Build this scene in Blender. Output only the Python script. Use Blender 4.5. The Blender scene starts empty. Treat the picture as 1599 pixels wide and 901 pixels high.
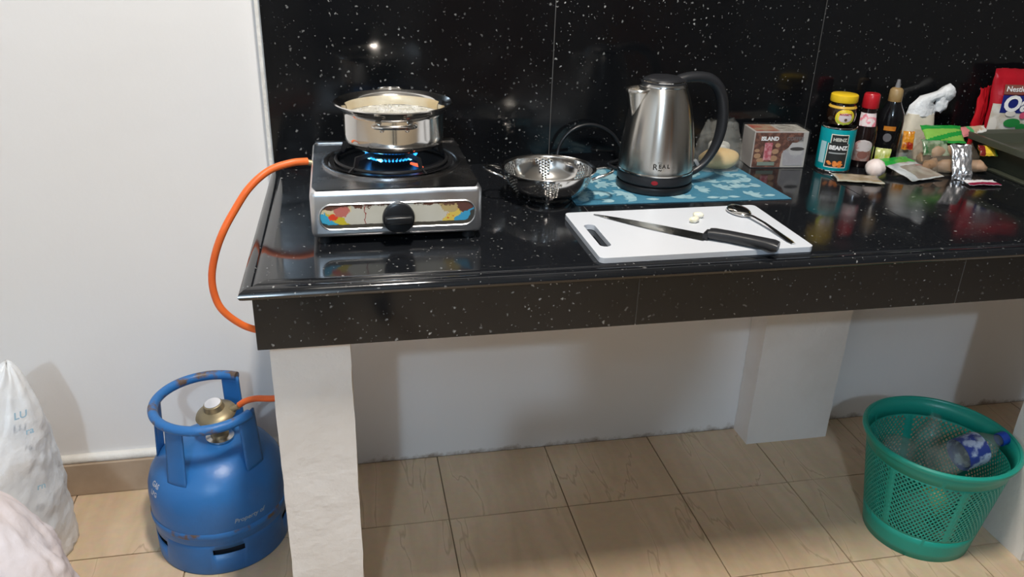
import bpy, bmesh, math, random
from mathutils import Vector, Matrix, noise
from math import sin, cos, pi, radians as R
C = bpy.context.scene.collection
SC = bpy.context.scene
random.seed(7)

# ---------------------------------------------------------------- camera
CAM = (0.1446, -1.751, 1.2996)
YAW, PITCH, ROLL, FPX = 0.2109, -0.4256, 0.031, 1290.87
cd = bpy.data.cameras.new('camera'); cam = bpy.data.objects.new('camera', cd); C.objects.link(cam)
fw = Vector((sin(YAW)*cos(PITCH), cos(YAW)*cos(PITCH), sin(PITCH)))
rt = Vector((cos(YAW), -sin(YAW), 0)); up = rt.cross(fw)
r2 = rt*cos(ROLL)+up*sin(ROLL); u2 = -rt*sin(ROLL)+up*cos(ROLL)
m = Matrix((r2, u2, -fw)).transposed().to_4x4(); m.translation = Vector(CAM)
cam.matrix_world = m
cd.sensor_fit = 'HORIZONTAL'; cd.sensor_width = 36; cd.lens = FPX/1599*36; cd.clip_start = .05
SC.camera = cam
# ---------------------------------------------------------------- world, lights, exposure
w = bpy.data.worlds.new('world'); SC.world = w; w.use_nodes = True
w.node_tree.nodes['Background'].inputs[0].default_value = (.9, .93, 1, 1)
w.node_tree.nodes['Background'].inputs[1].default_value = .25
def area(name, loc, sx, sy, power, col, target=None, spread=180):
    d = bpy.data.lights.new(name, 'AREA'); d.shape = 'RECTANGLE'; d.size = sx; d.size_y = sy
    d.energy = power; d.color = col; d.spread = R(spread)
    o = bpy.data.objects.new(name, d); C.objects.link(o); o.location = loc
    if target: o.rotation_euler = (Vector(target)-Vector(loc)).to_track_quat('-Z', 'Y').to_euler()
    return o
def bulb(name, loc, r, power, col):
    d = bpy.data.lights.new(name, 'POINT'); d.shadow_soft_size = r; d.energy = power; d.color = col
    o = bpy.data.objects.new(name, d); C.objects.link(o); o.location = loc
    return o
area('tube_light', (.35, -1.12, 2.92), .14, .45, 56, (1, .925, .835))
bulb('wall_lamp', (-.49, -4.0, 2.70), .06, 116, (.62, .81, 1.0))
SC.view_settings.view_transform = 'Standard'; SC.view_settings.look = 'None'
SC.view_settings.gamma = 1; SC.view_settings.exposure = 0.25
try: SC.view_settings.use_curve_mapping = False
except Exception: pass
try: SC.cycles.max_bounces = 10; SC.cycles.transparent_max_bounces = 16
except Exception: pass

# ---------------------------------------------------------------- helpers
def mat(name, col, rough=.5, metal=0, emit=None, es=0, alpha=1, trans=0, coat=0, spec=.5, ior=1.45,
        var=0, vscale=20, col2=None, thr=None, bump=0, bscale=40, coords='Object', rvar=0):
    m = bpy.data.materials.new(name); m.use_nodes = True
    nt = m.node_tree; b = nt.nodes['Principled BSDF']; N = nt.nodes.new; L = nt.links.new
    col = tuple(col)+(1,)
    b.inputs['Base Color'].default_value = col
    b.inputs['Roughness'].default_value = rough; b.inputs['Metallic'].default_value = metal
    b.inputs['Specular IOR Level'].default_value = spec; b.inputs['IOR'].default_value = ior
    b.inputs['Coat Weight'].default_value = coat; b.inputs['Coat Roughness'].default_value = .06
    b.inputs['Transmission Weight'].default_value = trans; b.inputs['Alpha'].default_value = alpha
    if emit: b.inputs['Emission Color'].default_value = tuple(emit)+(1,); b.inputs['Emission Strength'].default_value = es
    tc = N('ShaderNodeTexCoord')
    if col2 is not None:
        n = N('ShaderNodeTexNoise'); n.inputs['Scale'].default_value = vscale; n.inputs['Detail'].default_value = 5
        L(tc.outputs[coords], n.inputs['Vector'])
        cr = N('ShaderNodeValToRGB'); t = thr or (.4, .6)
        cr.color_ramp.elements[0].position = t[0]; cr.color_ramp.elements[1].position = t[1]
        cr.color_ramp.elements[0].color = col; cr.color_ramp.elements[1].color = tuple(col2)+(1,)
        L(n.outputs['Fac'], cr.inputs['Fac']); L(cr.outputs['Color'], b.inputs['Base Color'])
    if rvar:
        n = N('ShaderNodeTexNoise'); n.inputs['Scale'].default_value = 14; n.inputs['Detail'].default_value = 6
        L(tc.outputs[coords], n.inputs['Vector']); mr = N('ShaderNodeMapRange')
        mr.inputs['From Min'].default_value = .3; mr.inputs['From Max'].default_value = .7
        mr.inputs['To Min'].default_value = max(0, rough-rvar); mr.inputs['To Max'].default_value = rough+rvar
        L(n.outputs['Fac'], mr.inputs['Value']); L(mr.outputs['Result'], b.inputs['Roughness'])
    if bump:
        n = N('ShaderNodeTexNoise'); n.inputs['Scale'].default_value = bscale; n.inputs['Detail'].default_value = 6
        L(tc.outputs[coords], n.inputs['Vector']); bp = N('ShaderNodeBump')
        bp.inputs['Strength'].default_value = bump; bp.inputs['Distance'].default_value = .01
        L(n.outputs['Fac'], bp.inputs['Height']); L(bp.outputs['Normal'], b.inputs['Normal'])
    return m

def granite(name, base=(.008, .009, .011), rough=.09):
    """black porcelain with sparse pale flecks, coordinates shifted per tile"""
    m = bpy.data.materials.new(name); m.use_nodes = True
    nt = m.node_tree; b = nt.nodes['Principled BSDF']; N = nt.nodes.new; L = nt.links.new
    tc = N('ShaderNodeTexCoord'); oi = N('ShaderNodeObjectInfo'); ad = N('ShaderNodeVectorMath'); ad.operation = 'ADD'
    g = N('ShaderNodeNewGeometry'); mu = N('ShaderNodeVectorMath'); mu.operation = 'SCALE'; mu.inputs['Scale'].default_value = 9
    cb = N('ShaderNodeCombineXYZ')
    for k in range(3): L(oi.outputs['Random'], cb.inputs[k])
    L(cb.outputs[0], mu.inputs[0]); L(g.outputs['Position'], ad.inputs[0]); L(mu.outputs[0], ad.inputs[1])
    nz = N('ShaderNodeTexNoise'); nz.inputs['Scale'].default_value = 90; L(ad.outputs[0], nz.inputs['Vector'])
    sb = N('ShaderNodeVectorMath'); sb.operation = 'MULTIPLY_ADD'
    sb.inputs[1].default_value = (.012,)*3; L(nz.outputs['Color'], sb.inputs[0]); L(ad.outputs[0], sb.inputs[2])
    fac = None
    for sc, rad, keep in ((75, .20, .50), (150, .20, .62), (36, .105, .50)):
        v = N('ShaderNodeTexVoronoi'); v.inputs['Scale'].default_value = sc; L(sb.outputs[0], v.inputs['Vector'])
        lt = N('ShaderNodeMapRange'); lt.inputs['From Min'].default_value = rad; lt.inputs['From Max'].default_value = rad*.45
        L(v.outputs['Distance'], lt.inputs['Value'])
        sp = N('ShaderNodeSeparateColor'); L(v.outputs['Color'], sp.inputs[0])
        gt = N('ShaderNodeMath'); gt.operation = 'GREATER_THAN'; gt.inputs[1].default_value = keep; L(sp.outputs[0], gt.inputs[0])
        p2 = N('ShaderNodeMath'); p2.operation = 'POWER'; p2.inputs[1].default_value = 1.9; L(sp.outputs[1], p2.inputs[0])
        a = N('ShaderNodeMath'); a.operation = 'MULTIPLY'; L(lt.outputs[0], a.inputs[0]); L(gt.outputs[0], a.inputs[1])
        c = N('ShaderNodeMath'); c.operation = 'MULTIPLY'; L(a.outputs[0], c.inputs[0]); L(p2.outputs[0], c.inputs[1])
        if fac is None: fac = c.outputs[0]
        else:
            mx = N('ShaderNodeMath'); mx.operation = 'MAXIMUM'; L(fac, mx.inputs[0]); L(c.outputs[0], mx.inputs[1]); fac = mx.outputs[0]
    cl = N('ShaderNodeTexNoise'); cl.inputs['Scale'].default_value = 7; cl.inputs['Detail'].default_value = 3; L(ad.outputs[0], cl.inputs['Vector'])
    cm = N('ShaderNodeMapRange'); cm.inputs['From Min'].default_value = .38; cm.inputs['From Max'].default_value = .62; cm.inputs['To Min'].default_value = .25
    L(cl.outputs['Fac'], cm.inputs['Value']); ff = N('ShaderNodeMath'); ff.operation = 'MULTIPLY'; L(fac, ff.inputs[0]); L(cm.outputs[0], ff.inputs[1])
    mix = N('ShaderNodeMix'); mix.data_type = 'RGBA'; mix.inputs[6].default_value = base+(1,); mix.inputs[7].default_value = (.48, .48, .465, 1)
    L(ff.outputs[0], mix.inputs[0]); L(mix.outputs[2], b.inputs['Base Color'])
    b.inputs['Roughness'].default_value = rough
    sm = N('ShaderNodeTexNoise'); sm.inputs['Scale'].default_value = 9; sm.inputs['Detail'].default_value = 6; L(g.outputs['Position'], sm.inputs['Vector'])
    mr = N('ShaderNodeMapRange'); mr.inputs['From Min'].default_value = .35; mr.inputs['From Max'].default_value = .7
    mr.inputs['To Min'].default_value = rough*.6; mr.inputs['To Max'].default_value = rough*2.2
    L(sm.outputs['Fac'], mr.inputs['Value']); L(mr.outputs[0], b.inputs['Roughness'])
    return m

def link(name, bm, ms, parent=None, smooth=True, loc=None, rot=None, angle=40):
    me = bpy.data.meshes.new(name)
    bmesh.ops.recalc_face_normals(bm, faces=bm.faces[:]) if getattr(bm, 'faces', None) else None
    for f in bm.faces: f.smooth = smooth
    if smooth:
        for e in bm.edges:
            if len(e.link_faces) == 2 and e.calc_face_angle(0) > R(angle): e.smooth = False
    bm.to_mesh(me); bm.free()
    for x in (ms if isinstance(ms, (list, tuple)) else [ms]): me.materials.append(x)
    o = bpy.data.objects.new(name, me); C.objects.link(o)
    if parent: o.parent = parent
    if loc: o.location = loc
    if rot: o.rotation_euler = rot
    return o
def tag(o, label=None, cat=None, group=None, kind=None):
    if label: o['label'] = label
    if cat: o['category'] = cat
    if group: o['group'] = group
    if kind: o['kind'] = kind
    return o
def thing(name, label, cat, loc=(0, 0, 0), rz=0, group=None):
    o = bpy.data.objects.new(name, None); C.objects.link(o); o.empty_display_size = .02
    o.location = loc; o.rotation_euler = (0, 0, rz)
    return tag(o, label, cat, group)
def box(x0, x1, y0, y1, z0, z1, bev=0, seg=2, bm=None):
    b = bm or bmesh.new(); t = bmesh.new()
    bmesh.ops.create_cube(t, size=1)
    for v in t.verts: v.co = Vector((x0+(v.co.x+.5)*(x1-x0), y0+(v.co.y+.5)*(y1-y0), z0+(v.co.z+.5)*(z1-z0)))
    if bev: bmesh.ops.bevel(t, geom=t.edges[:], offset=bev, segments=seg, affect='EDGES', profile=.5)
    return merge(b, t)
def merge(b, t, mtx=None, mi=None):
    if mtx is not None: t.transform(mtx)
    vm = {v: b.verts.new(v.co) for v in t.verts}
    for f in t.faces:
        try:
            nf = b.faces.new([vm[v] for v in f.verts]); nf.material_index = f.material_index if mi is None else mi
        except ValueError: pass
    t.free(); return b
def lathe(prof, seg=48, c=(0, 0, 0), bm=None, a0=0, a1=2*pi, mi=0):
    b = bm or bmesh.new(); full = abs(a1-a0-2*pi) < 1e-6; rings = []
    n = seg if full else seg+1
    for r, z in prof:
        if r < 1e-6: rings.append([b.verts.new((c[0], c[1], c[2]+z))]*n)
        else: rings.append([b.verts.new((c[0]+r*cos(a0+(a1-a0)*i/seg), c[1]+r*sin(a0+(a1-a0)*i/seg), c[2]+z)) for i in range(n)])
    for k in range(len(rings)-1):
        A, B = rings[k], rings[k+1]
        for i in range(seg):
            j = (i+1) % n
            q = []
            for v in (A[i], A[j], B[j], B[i]):
                if v not in q: q.append(v)
            if len(q) > 2:
                try: b.faces.new(q).material_index = mi
                except ValueError: pass
    return b
def smoothpts(pts, n=8):
    P = [Vector(p) for p in pts]; out = []
    for i in range(len(P)-1):
        p0, p1, p2, p3 = P[max(i-1, 0)], P[i], P[i+1], P[min(i+2, len(P)-1)]
        for k in range(n):
            t = k/n
            out.append(.5*((2*p1)+(p2-p0)*t+(2*p0-5*p1+4*p2-p3)*t*t+(3*p1-p0-3*p2+p3)*t**3))
    out.append(P[-1]); return out
def tube(pts, r, seg=10, bm=None, closed=False, ell=1, upv=(0, 0, 1), cap=True, rf=None):
    b = bm or bmesh.new(); P = [Vector(p) for p in pts]; n = len(P); rings = []
    u = None
    for i, p in enumerate(P):
        a = P[(i-1) % n] if (closed or i > 0) else p; c = P[(i+1) % n] if (closed or i < n-1) else p
        t = (c-a).normalized()
        if u is None:
            u = Vector(upv)
            if abs(u.dot(t)) > .95: u = Vector((1, 0, 0))
        u = (u-t*u.dot(t)).normalized(); v = t.cross(u)
        rr = rf(i/(n-1)) if rf else r
        rings.append([b.verts.new(p+u*cos(2*pi*k/seg)*rr+v*sin(2*pi*k/seg)*rr*ell) for k in range(seg)])
    for i in range(n if closed else n-1):
        A, B = rings[i], rings[(i+1) % n]
        for k in range(seg): b.faces.new((A[k], A[(k+1) % seg], B[(k+1) % seg], B[k]))
    if cap and not closed: b.faces.new(rings[0][::-1]); b.faces.new(rings[-1])
    return b
def prism(poly, z0, z1, bev=0, seg=2, bm=None):
    t = bmesh.new(); f = t.faces.new([t.verts.new((x, y, z0)) for x, y in poly])
    e = bmesh.ops.extrude_face_region(t, geom=[f]); bmesh.ops.translate(t, verts=[v for v in e['geom'] if isinstance(v, bmesh.types.BMVert)], vec=(0, 0, z1-z0))
    bmesh.ops.recalc_face_normals(t, faces=t.faces[:])
    if bev:
        ed = [e for e in t.edges if abs(e.verts[0].co.z-e.verts[1].co.z) < 1e-6]
        bmesh.ops.bevel(t, geom=ed, offset=bev, segments=seg, affect='EDGES', profile=.5)
    return merge(bm or bmesh.new(), t)
def rrect(x0, x1, y0, y1, r, n=6):
    out = []
    for cx, cy, a in ((x1-r, y1-r, 0), (x0+r, y1-r, 90), (x0+r, y0+r, 180), (x1-r, y0+r, 270)):
        for k in range(n+1): t = R(a+90*k/n); out.append((cx+r*cos(t), cy+r*sin(t)))
    return out
def text_bm(s, size, ext=.0003, bold=0, shear=0, align='CENTER'):
    c = bpy.data.curves.new('txt', 'FONT'); c.body = s; c.size = size; c.extrude = ext; c.offset = bold; c.shear = shear
    c.align_x = align; c.align_y = 'CENTER'; c.resolution_u = 3
    o = bpy.data.objects.new('txt', c); C.objects.link(o)
    dg = bpy.context.evaluated_depsgraph_get(); dg.update()
    me = bpy.data.meshes.new_from_object(o.evaluated_get(dg)); b = bmesh.new(); b.from_mesh(me)
    bpy.data.objects.remove(o); bpy.data.curves.remove(c); bpy.data.meshes.remove(me)
    return b
def wrap(b, c, az, rad, z0, off=.0004):
    """bend an XY-plane mesh round a vertical axis; rad may be a function of height"""
    for v in b.verts:
        z = z0+v.co.y; r = rad(z) if callable(rad) else rad
        a = az+v.co.x/max(r, 1e-4); r += off+v.co.z
        v.co = Vector((c[0]+r*cos(a), c[1]+r*sin(a), z))
    return b
def patch(v0, v1, lf, rf, nu=10, nv=10, z=0):
    """XY patch between left(v) and right(v)"""
    b = bmesh.new(); G = []
    for j in range(nv+1):
        v = v0+(v1-v0)*j/nv; l, r = lf(v), rf(v)
        G.append([b.verts.new((l+(r-l)*i/nu, v, z)) for i in range(nu+1)])
    for j in range(nv):
        for i in range(nu):
            b.faces.new((G[j][i], G[j][i+1], G[j+1][i+1], G[j+1][i]))
    return b
def ellp(rx, ry, cx=0, cy=0, z=0, n=12):
    f = lambda v: rx*math.sqrt(max(1e-4, 1-((v-cy)/ry)**2))
    return patch(cy-ry, cy+ry, lambda v: cx-f(v), lambda v: cx+f(v), 8, n, z)
def pillow(wd, ht, th, n=22, wrinkle=.0015, seed=0, crimp=.06, fn=None, sag=0):
    """sealed sachet in the XY plane, crimped at both ends"""
    b = bmesh.new()
    def P(i, j, s):
        x = (i/n-.5); y = (j/n-.5)
        ed = min(1, (0.5-abs(y))/crimp-1) if (0.5-abs(y)) > crimp else 0
        ey = max(0, 1-(abs(y)/(.5-crimp))**2.2) if abs(y) < .5-crimp else 0
        ex = max(0, 1-abs(2*x)**2.6)
        zz = th/2*math.sqrt(ey)*math.sqrt(ex)
        nn = noise.noise(Vector((x*5+seed, y*5, seed*3)))+.6*noise.noise(Vector((x*13, y*11+seed, seed)))
        xs = x*wd*(1-.05*ey)+wrinkle*.5*nn
        return Vector((xs, y*ht+wrinkle*noise.noise(Vector((x*9, seed, y*3))), s*(zz+.0004)+wrinkle*nn+sag*((2*x)**2)))
    top = [[b.verts.new(P(i, j, 1)) for i in range(n+1)] for j in range(n+1)]
    bot = [[b.verts.new(P(i, j, -1)) for i in range(n+1)] for j in range(n+1)]
    for j in range(n):
        for i in range(n):
            f = b.faces.new((top[j][i], top[j][i+1], top[j+1][i+1], top[j+1][i]))
            f.material_index = fn((i+.5)/n-.5, (j+.5)/n-.5, 1) if fn else 0
            f = b.faces.new((bot[j][i], bot[j+1][i], bot[j+1][i+1], bot[j][i+1]))
            f.material_index = fn((i+.5)/n-.5, (j+.5)/n-.5, -1) if fn else 0
    per = [(i, 0) for i in range(n)]+[(n, j) for j in range(n)]+[(i, n) for i in range(n, 0, -1)]+[(0, j) for j in range(n, 0, -1)]
    for k in range(len(per)):
        a, c = per[k], per[(k+1) % len(per)]
        b.faces.new((top[a[1]][a[0]], bot[a[1]][a[0]], bot[c[1]][c[0]], top[c[1]][c[0]]))
    return b
def blob(rx, ry, rz, c=(0, 0, 0), sub=3, amp=.1, sc=3, seed=0, bm=None, mi=0):
    t = bmesh.new(); bmesh.ops.create_icosphere(t, subdivisions=sub, radius=1)
    for v in t.verts:
        k = 1+amp*noise.noise(v.co*sc+Vector((seed, seed*2, 0)))
        v.co = Vector((v.co.x*rx*k+c[0], v.co.y*ry*k+c[1], v.co.z*rz*k+c[2]))
    return merge(bm or bmesh.new(), t, mi=mi)
def ell_tr(b, M): b.transform(M); return b
def T(x, y, z, rx=0, ry=0, rz=0):
    return Matrix.Translation((x, y, z)) @ Matrix.Rotation(rz, 4, 'Z') @ Matrix.Rotation(ry, 4, 'Y') @ Matrix.Rotation(rx, 4, 'X')

# ---------------------------------------------------------------- materials
def wall_mat():
    m = mat('white_wall_paint', (.78, .775, .775), .55, bump=.12, bscale=18)
    nt = m.node_tree; N = nt.nodes.new; L = nt.links.new; b = nt.nodes['Principled BSDF']
    g = N('ShaderNodeNewGeometry'); s = N('ShaderNodeSeparateXYZ'); L(g.outputs['Position'], s.inputs[0])
    n = N('ShaderNodeTexNoise'); n.inputs['Scale'].default_value = 16; n.inputs['Detail'].default_value = 10; n.inputs['Roughness'].default_value = .7; L(g.outputs['Position'], n.inputs['Vector'])
    mr = N('ShaderNodeMapRange'); mr.inputs['From Min'].default_value = .35; mr.inputs['From Max'].default_value = .75
    mr.inputs['To Min'].default_value = -.004; mr.inputs['To Max'].default_value = .030; L(n.outputs['Fac'], mr.inputs['Value'])
    sub = N('ShaderNodeMath'); sub.operation = 'SUBTRACT'; L(mr.outputs[0], sub.inputs[0]); L(s.outputs['Z'], sub.inputs[1])
    f = N('ShaderNodeMapRange'); f.inputs['From Min'].default_value = -.004; f.inputs['From Max'].default_value = .014; L(sub.outputs[0], f.inputs['Value'])
    n2 = N('ShaderNodeTexNoise'); n2.inputs['Scale'].default_value = 2.2; n2.inputs['Detail'].default_value = 3; L(g.outputs['Position'], n2.inputs['Vector'])
    c0 = N('ShaderNodeMix'); c0.data_type = 'RGBA'; c0.inputs[6].default_value = (.80, .795, .80, 1); c0.inputs[7].default_value = (.75, .735, .72, 1); L(n2.outputs['Fac'], c0.inputs[0])
    mx = N('ShaderNodeMix'); mx.data_type = 'RGBA'; mx.inputs[7].default_value = (.22, .15, .09, 1)
    fm = N('ShaderNodeMath'); fm.operation = 'MULTIPLY'; fm.inputs[1].default_value = .8; L(f.outputs[0], fm.inputs[0])
    L(fm.outputs[0], mx.inputs[0]); L(c0.outputs[2], mx.inputs[6]); L(mx.outputs[2], b.inputs['Base Color'])
    return m
M_wall = wall_mat()
M_ceil = mat('ceiling_paint', (.50, .50, .49), .7)
M_plaster = mat('rough_white_plaster', (.74, .73, .70), .65, col2=(.66, .64, .60), vscale=14, thr=(.45, .75), bump=.5, bscale=35)
M_pillar = mat('painted_pillar', (.78, .745, .715), .5, col2=(.70, .655, .61), vscale=6, thr=(.5, .8), bump=.35, bscale=30)
def floor_mat():
    m = bpy.data.materials.new('beige_floor_tile'); m.use_nodes = True
    nt = m.node_tree; b = nt.nodes['Principled BSDF']; N = nt.nodes.new; L = nt.links.new
    g = N('ShaderNodeNewGeometry'); oi = N('ShaderNodeObjectInfo'); cb = N('ShaderNodeCombineXYZ')
    L(oi.outputs['Random'], cb.inputs[0]); L(oi.outputs['Random'], cb.inputs[1])
    ma = N('ShaderNodeVectorMath'); ma.operation = 'MULTIPLY_ADD'; ma.inputs[1].default_value = (13, 7, 5)
    L(cb.outputs[0], ma.inputs[0]); L(g.outputs['Position'], ma.inputs[2])
    mp = N('ShaderNodeMapping'); mp.inputs['Rotation'].default_value = (0, 0, R(12)); mp.inputs['Scale'].default_value = (1, .16, 1); L(ma.outputs[0], mp.inputs['Vector'])
    n = N('ShaderNodeTexNoise'); n.inputs['Scale'].default_value = 9; n.inputs['Detail'].default_value = 4; n.inputs['Distortion'].default_value = .2; L(mp.outputs[0], n.inputs['Vector'])
    # thin veins where the noise crosses set levels
    cr = N('ShaderNodeValToRGB'); e = cr.color_ramp.elements
    A, V, B_ = (.69, .53, .365, 1), (.48, .35, .225, 1), (.62, .47, .315, 1)
    e[0].position = .40; e[0].color = B_; e[1].position = .66; e[1].color = A
    for p_, c_ in ((.487, A), (.495, V), (.503, A), (.572, B_)):
        x = e.new(p_); x.color = c_
    L(n.outputs['Fac'], cr.inputs['Fac'])
    n2 = N('ShaderNodeTexNoise'); n2.inputs['Scale'].default_value = 55; n2.inputs['Detail'].default_value = 4; L(ma.outputs[0], n2.inputs['Vector'])
    mx = N('ShaderNodeMix'); mx.data_type = 'RGBA'; mx.blend_type = 'MULTIPLY'; mx.inputs[0].default_value = .22
    L(cr.outputs[0], mx.inputs[6]); L(n2.outputs['Color'], mx.inputs[7]); L(mx.outputs[2], b.inputs['Base Color'])
    b.inputs['Roughness'].default_value = .32
    bp = N('ShaderNodeBump'); bp.inputs['Strength'].default_value = .12; bp.inputs['Distance'].default_value = .004
    L(n.outputs['Fac'], bp.inputs['Height']); L(bp.outputs[0], b.inputs['Normal'])
    return m
M_floor = floor_mat()
M_grout = mat('floor_grout', (.26, .19, .12), .9)
M_skirt = mat('skirting_tile', (.46, .36, .27), .45, col2=(.38, .29, .21), vscale=8, bump=.1, bscale=20)
M_gran = granite('black_flecked_tile')
M_grand = granite('black_flecked_splash_tile', (.005, .0055, .0065), .11)
M_joint = mat('dark_joint', (.09, .088, .085), .6)
M_steel = mat('polished_steel', (.72, .70, .67), .13, 1, rvar=.05)
M_brush = mat('brushed_steel', (.66, .63, .58), .24, 1)
M_brush.node_tree.nodes['Principled BSDF'].inputs['Anisotropic'].default_value = .8
M_brush.node_tree.nodes['Principled BSDF'].inputs['Anisotropic Rotation'].default_value = .25
M_stove = mat('worn_stove_steel', (.74, .75, .77), .36, 1, rvar=.08, bump=.12, bscale=9)
M_stovetop = mat('greasy_stove_top', (.50, .50, .51), .24, 1, col2=(.30, .29, .28), vscale=5, rvar=.08, bump=.12, bscale=14)
M_iron = mat('black_iron', (.014, .014, .015), .38, .2)
M_enamel = mat('black_enamel', (.012, .012, .013), .22)
M_black = mat('black_plastic', (.012, .013, .015), .3)
M_blacks = mat('satin_black_plastic', (.018, .019, .022), .36)
M_rubber = mat('orange_hose_rubber', (.80, .155, .03), .42, col2=(.72, .12, .022), vscale=12)
M_white = mat('white_board_plastic', (.60, .63, .68), .42)
M_blue = mat('blue_cylinder_paint', (.025, .15, .42), .36, col2=(.03, .095, .23), vscale=6, thr=(.42, .75), bump=.15, bscale=25)
M_rust = mat('chipped_rusty_blue_paint', (.025, .15, .42), .42, col2=(.12, .08, .06), vscale=30, thr=(.53, .62), bump=.3, bscale=30)
M_brass = mat('dull_brass', (.36, .30, .19), .42, .75)
M_teal = mat('teal_plastic', (.010, .29, .225), .34)
M_clear = mat('crumpled_clear_film', (.62, .62, .58), .12, alpha=.15, bump=1, bscale=30)
M_pet = mat('clear_bottle_plastic', (.38, .45, .41), .07, alpha=.22, bump=.12, bscale=25)
def plain(n, c, r=.45, **k): return mat(n, c, r, **k)
M_red = plain('red_plastic', (.45, .012, .02), .3); M_yel = plain('yellow_cap', (.78, .52, .02), .35)
M_cream = plain('cream_print', (.78, .74, .62)); M_wht = plain('white_print', (.80, .80, .80)); M_pink = plain('pink_print', (.75, .35, .40))

# ---------------------------------------------------------------- setting
YW = .035; XL, XR, YB, ZC = -2.3, 3.1, -4.25, 3.0
def struct(name, bm, m, parent=None, smooth=False):
    o = link(name, bm, m, parent, smooth)
    if not parent: o['kind'] = 'structure'
    return o
b = box(XL-.1, XR+.1, YB-.1, YW+.1, -.1, -.004); floor = struct('floor', b, M_grout)
S = .289; GX, GY = .3402, -.2146
tb = box(-S/2+.0011, S/2-.0011, -S/2+.0011, S/2-.0011, -.006, 0)
for v in tb.verts:
    if v.co.z > -.001: v.co.x *= .996; v.co.y *= .996
t0 = link('tile', tb, M_floor, floor, False); first = True
i0 = int(math.floor((XL-GX)/S)); i1 = int(math.ceil((XR-GX)/S)); j0 = int(math.floor((YB-GY)/S))
def half_tile(x0, x1, y0, y1):
    return link('tile', box(x0+.0016, x1-.0016, y0+.0016, y1-.0016, -.006, 0), M_floor, floor, False)
for i in range(i0, i1):
    for j in range(j0, 1):
        x0, x1 = GX+i*S, GX+(i+1)*S; y0, y1 = GY+j*S, GY+(j+1)*S
        cx0, cx1, cy0, cy1 = max(x0, XL), min(x1, XR), max(y0, YB), min(y1, YW)
        if cx1-cx0 < .01 or cy1-cy0 < .01: continue
        if cx1-cx0 < S-.001 or cy1-cy0 < S-.001: half_tile(cx0, cx1, cy0, cy1); continue
        if first: o = t0; first = False
        else: o = t0.copy(); C.objects.link(o)
        o.location = ((x0+x1)/2, (y0+y1)/2, random.uniform(-.0004, .0002))
# walls
struct('wall_back', box(XL-.1, XR+.1, YW, YW+.12, 0, ZC), M_wall)
struct('wall_left', box(XL-.12, XL, YB, YW, 0, ZC), M_wall)
M_far = mat('beige_far_wall', (.16, .15, .14), .6)
struct('wall_right', box(XR, XR+.12, YB, YW, 0, ZC), M_far)
struct('wall_front', box(XL-.1, XR+.1, YB-.12, YB, 0, ZC), M_far)
struct('ceiling', box(XL-.1, XR+.1, YB-.1, YW+.1, ZC, ZC+.1), M_ceil)
# skirting: beige tiles topped by a white mortar bead, left of the counter only
sk = struct('baseboard_back', box(XL, -.02, .022, YW, 0, .087), M_joint)
x = -.573-6*S; k = 0
while x < -.03:
    a, c = max(x, XL), min(x+S, -.02)
    if c-a > .02: link('tile', box(a+.0012, c-.0012, .014, .024, .001, .087, .001, 1), M_skirt, sk, False)
    x += S
b = tube([(x/40*(-.02-XL)+XL, .030+.0006*sin(x*3), .0945+.0014*noise.noise(Vector((x*.35, 0, 0)))) for x in range(41)], .0115, 12)
tag(link('mortar_bead', b, M_plaster, sk), 'white mortar bead along the top of the skirting')
# backsplash
sp = struct('trim_1', box(-.010, XR-.05, .012, YW, .70, 2.0), M_plaster)
for k in range(6):
    a, c = k*.6, min((k+1)*.6, XR-.05)
    if k == 0: a = 0
    if c-a < .02: continue
    for z0, z1 in ((.790, 1.395), (1.395, 2.0)):
        ox = .0 if k < 2 else .012
        link('tile', box(a+.0008+(-.006 if k == 1 else ox if k > 0 else 0), c-.0008+(-.006 if k == 0 else (.012 if k >= 1 and k < 4 else 0)), 0, .012, z0+.0008, z1-.0008, .0006, 1), M_grand, sp, False)
link('joint_filler', box(.002, XR-.06, .0012, .012, .79, 2.0), M_joint, sp, False)

# wooden door and curtain on the wall behind the photographer (seen only in reflections)
M_wood = mat('brown_door_wood', (.13, .055, .025), .4, col2=(.09, .035, .015), vscale=4)
d1 = struct('door_1', box(.75, 1.65, YB, YB+.04, 0, 2.05, .004, 1), M_wood)
for z0, z1 in ((.15, .95), (1.1, 1.9)):
    link('door_panel', box(.87, 1.53, YB+.035, YB+.052, z0, z1, .006, 1), M_wood, d1, False)
link('door_handle', tube([(.83, YB+.04, 1.0), (.83, YB+.09, 1.0), (.93, YB+.09, 1.0)], .009), M_brush, d1)
b = bmesh.new(); G = []
for i in range(81):
    x = 2.05+.5*i/80; yy = YB+.07+.025*sin(i*.95)
    G.append([b.verts.new((x, yy+dy, z)) for z in (.15, 2.2) for dy in (0,)])
for i in range(80): b.faces.new((G[i][0], G[i+1][0], G[i+1][1], G[i][1]))
bmesh.ops.solidify(b, geom=b.faces[:], thickness=.003)
tag(link('curtain', b, mat('orange_curtain', (.45, .16, .03), .8)), 'orange brown curtain hanging on the wall behind the photographer', 'curtain')

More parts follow.
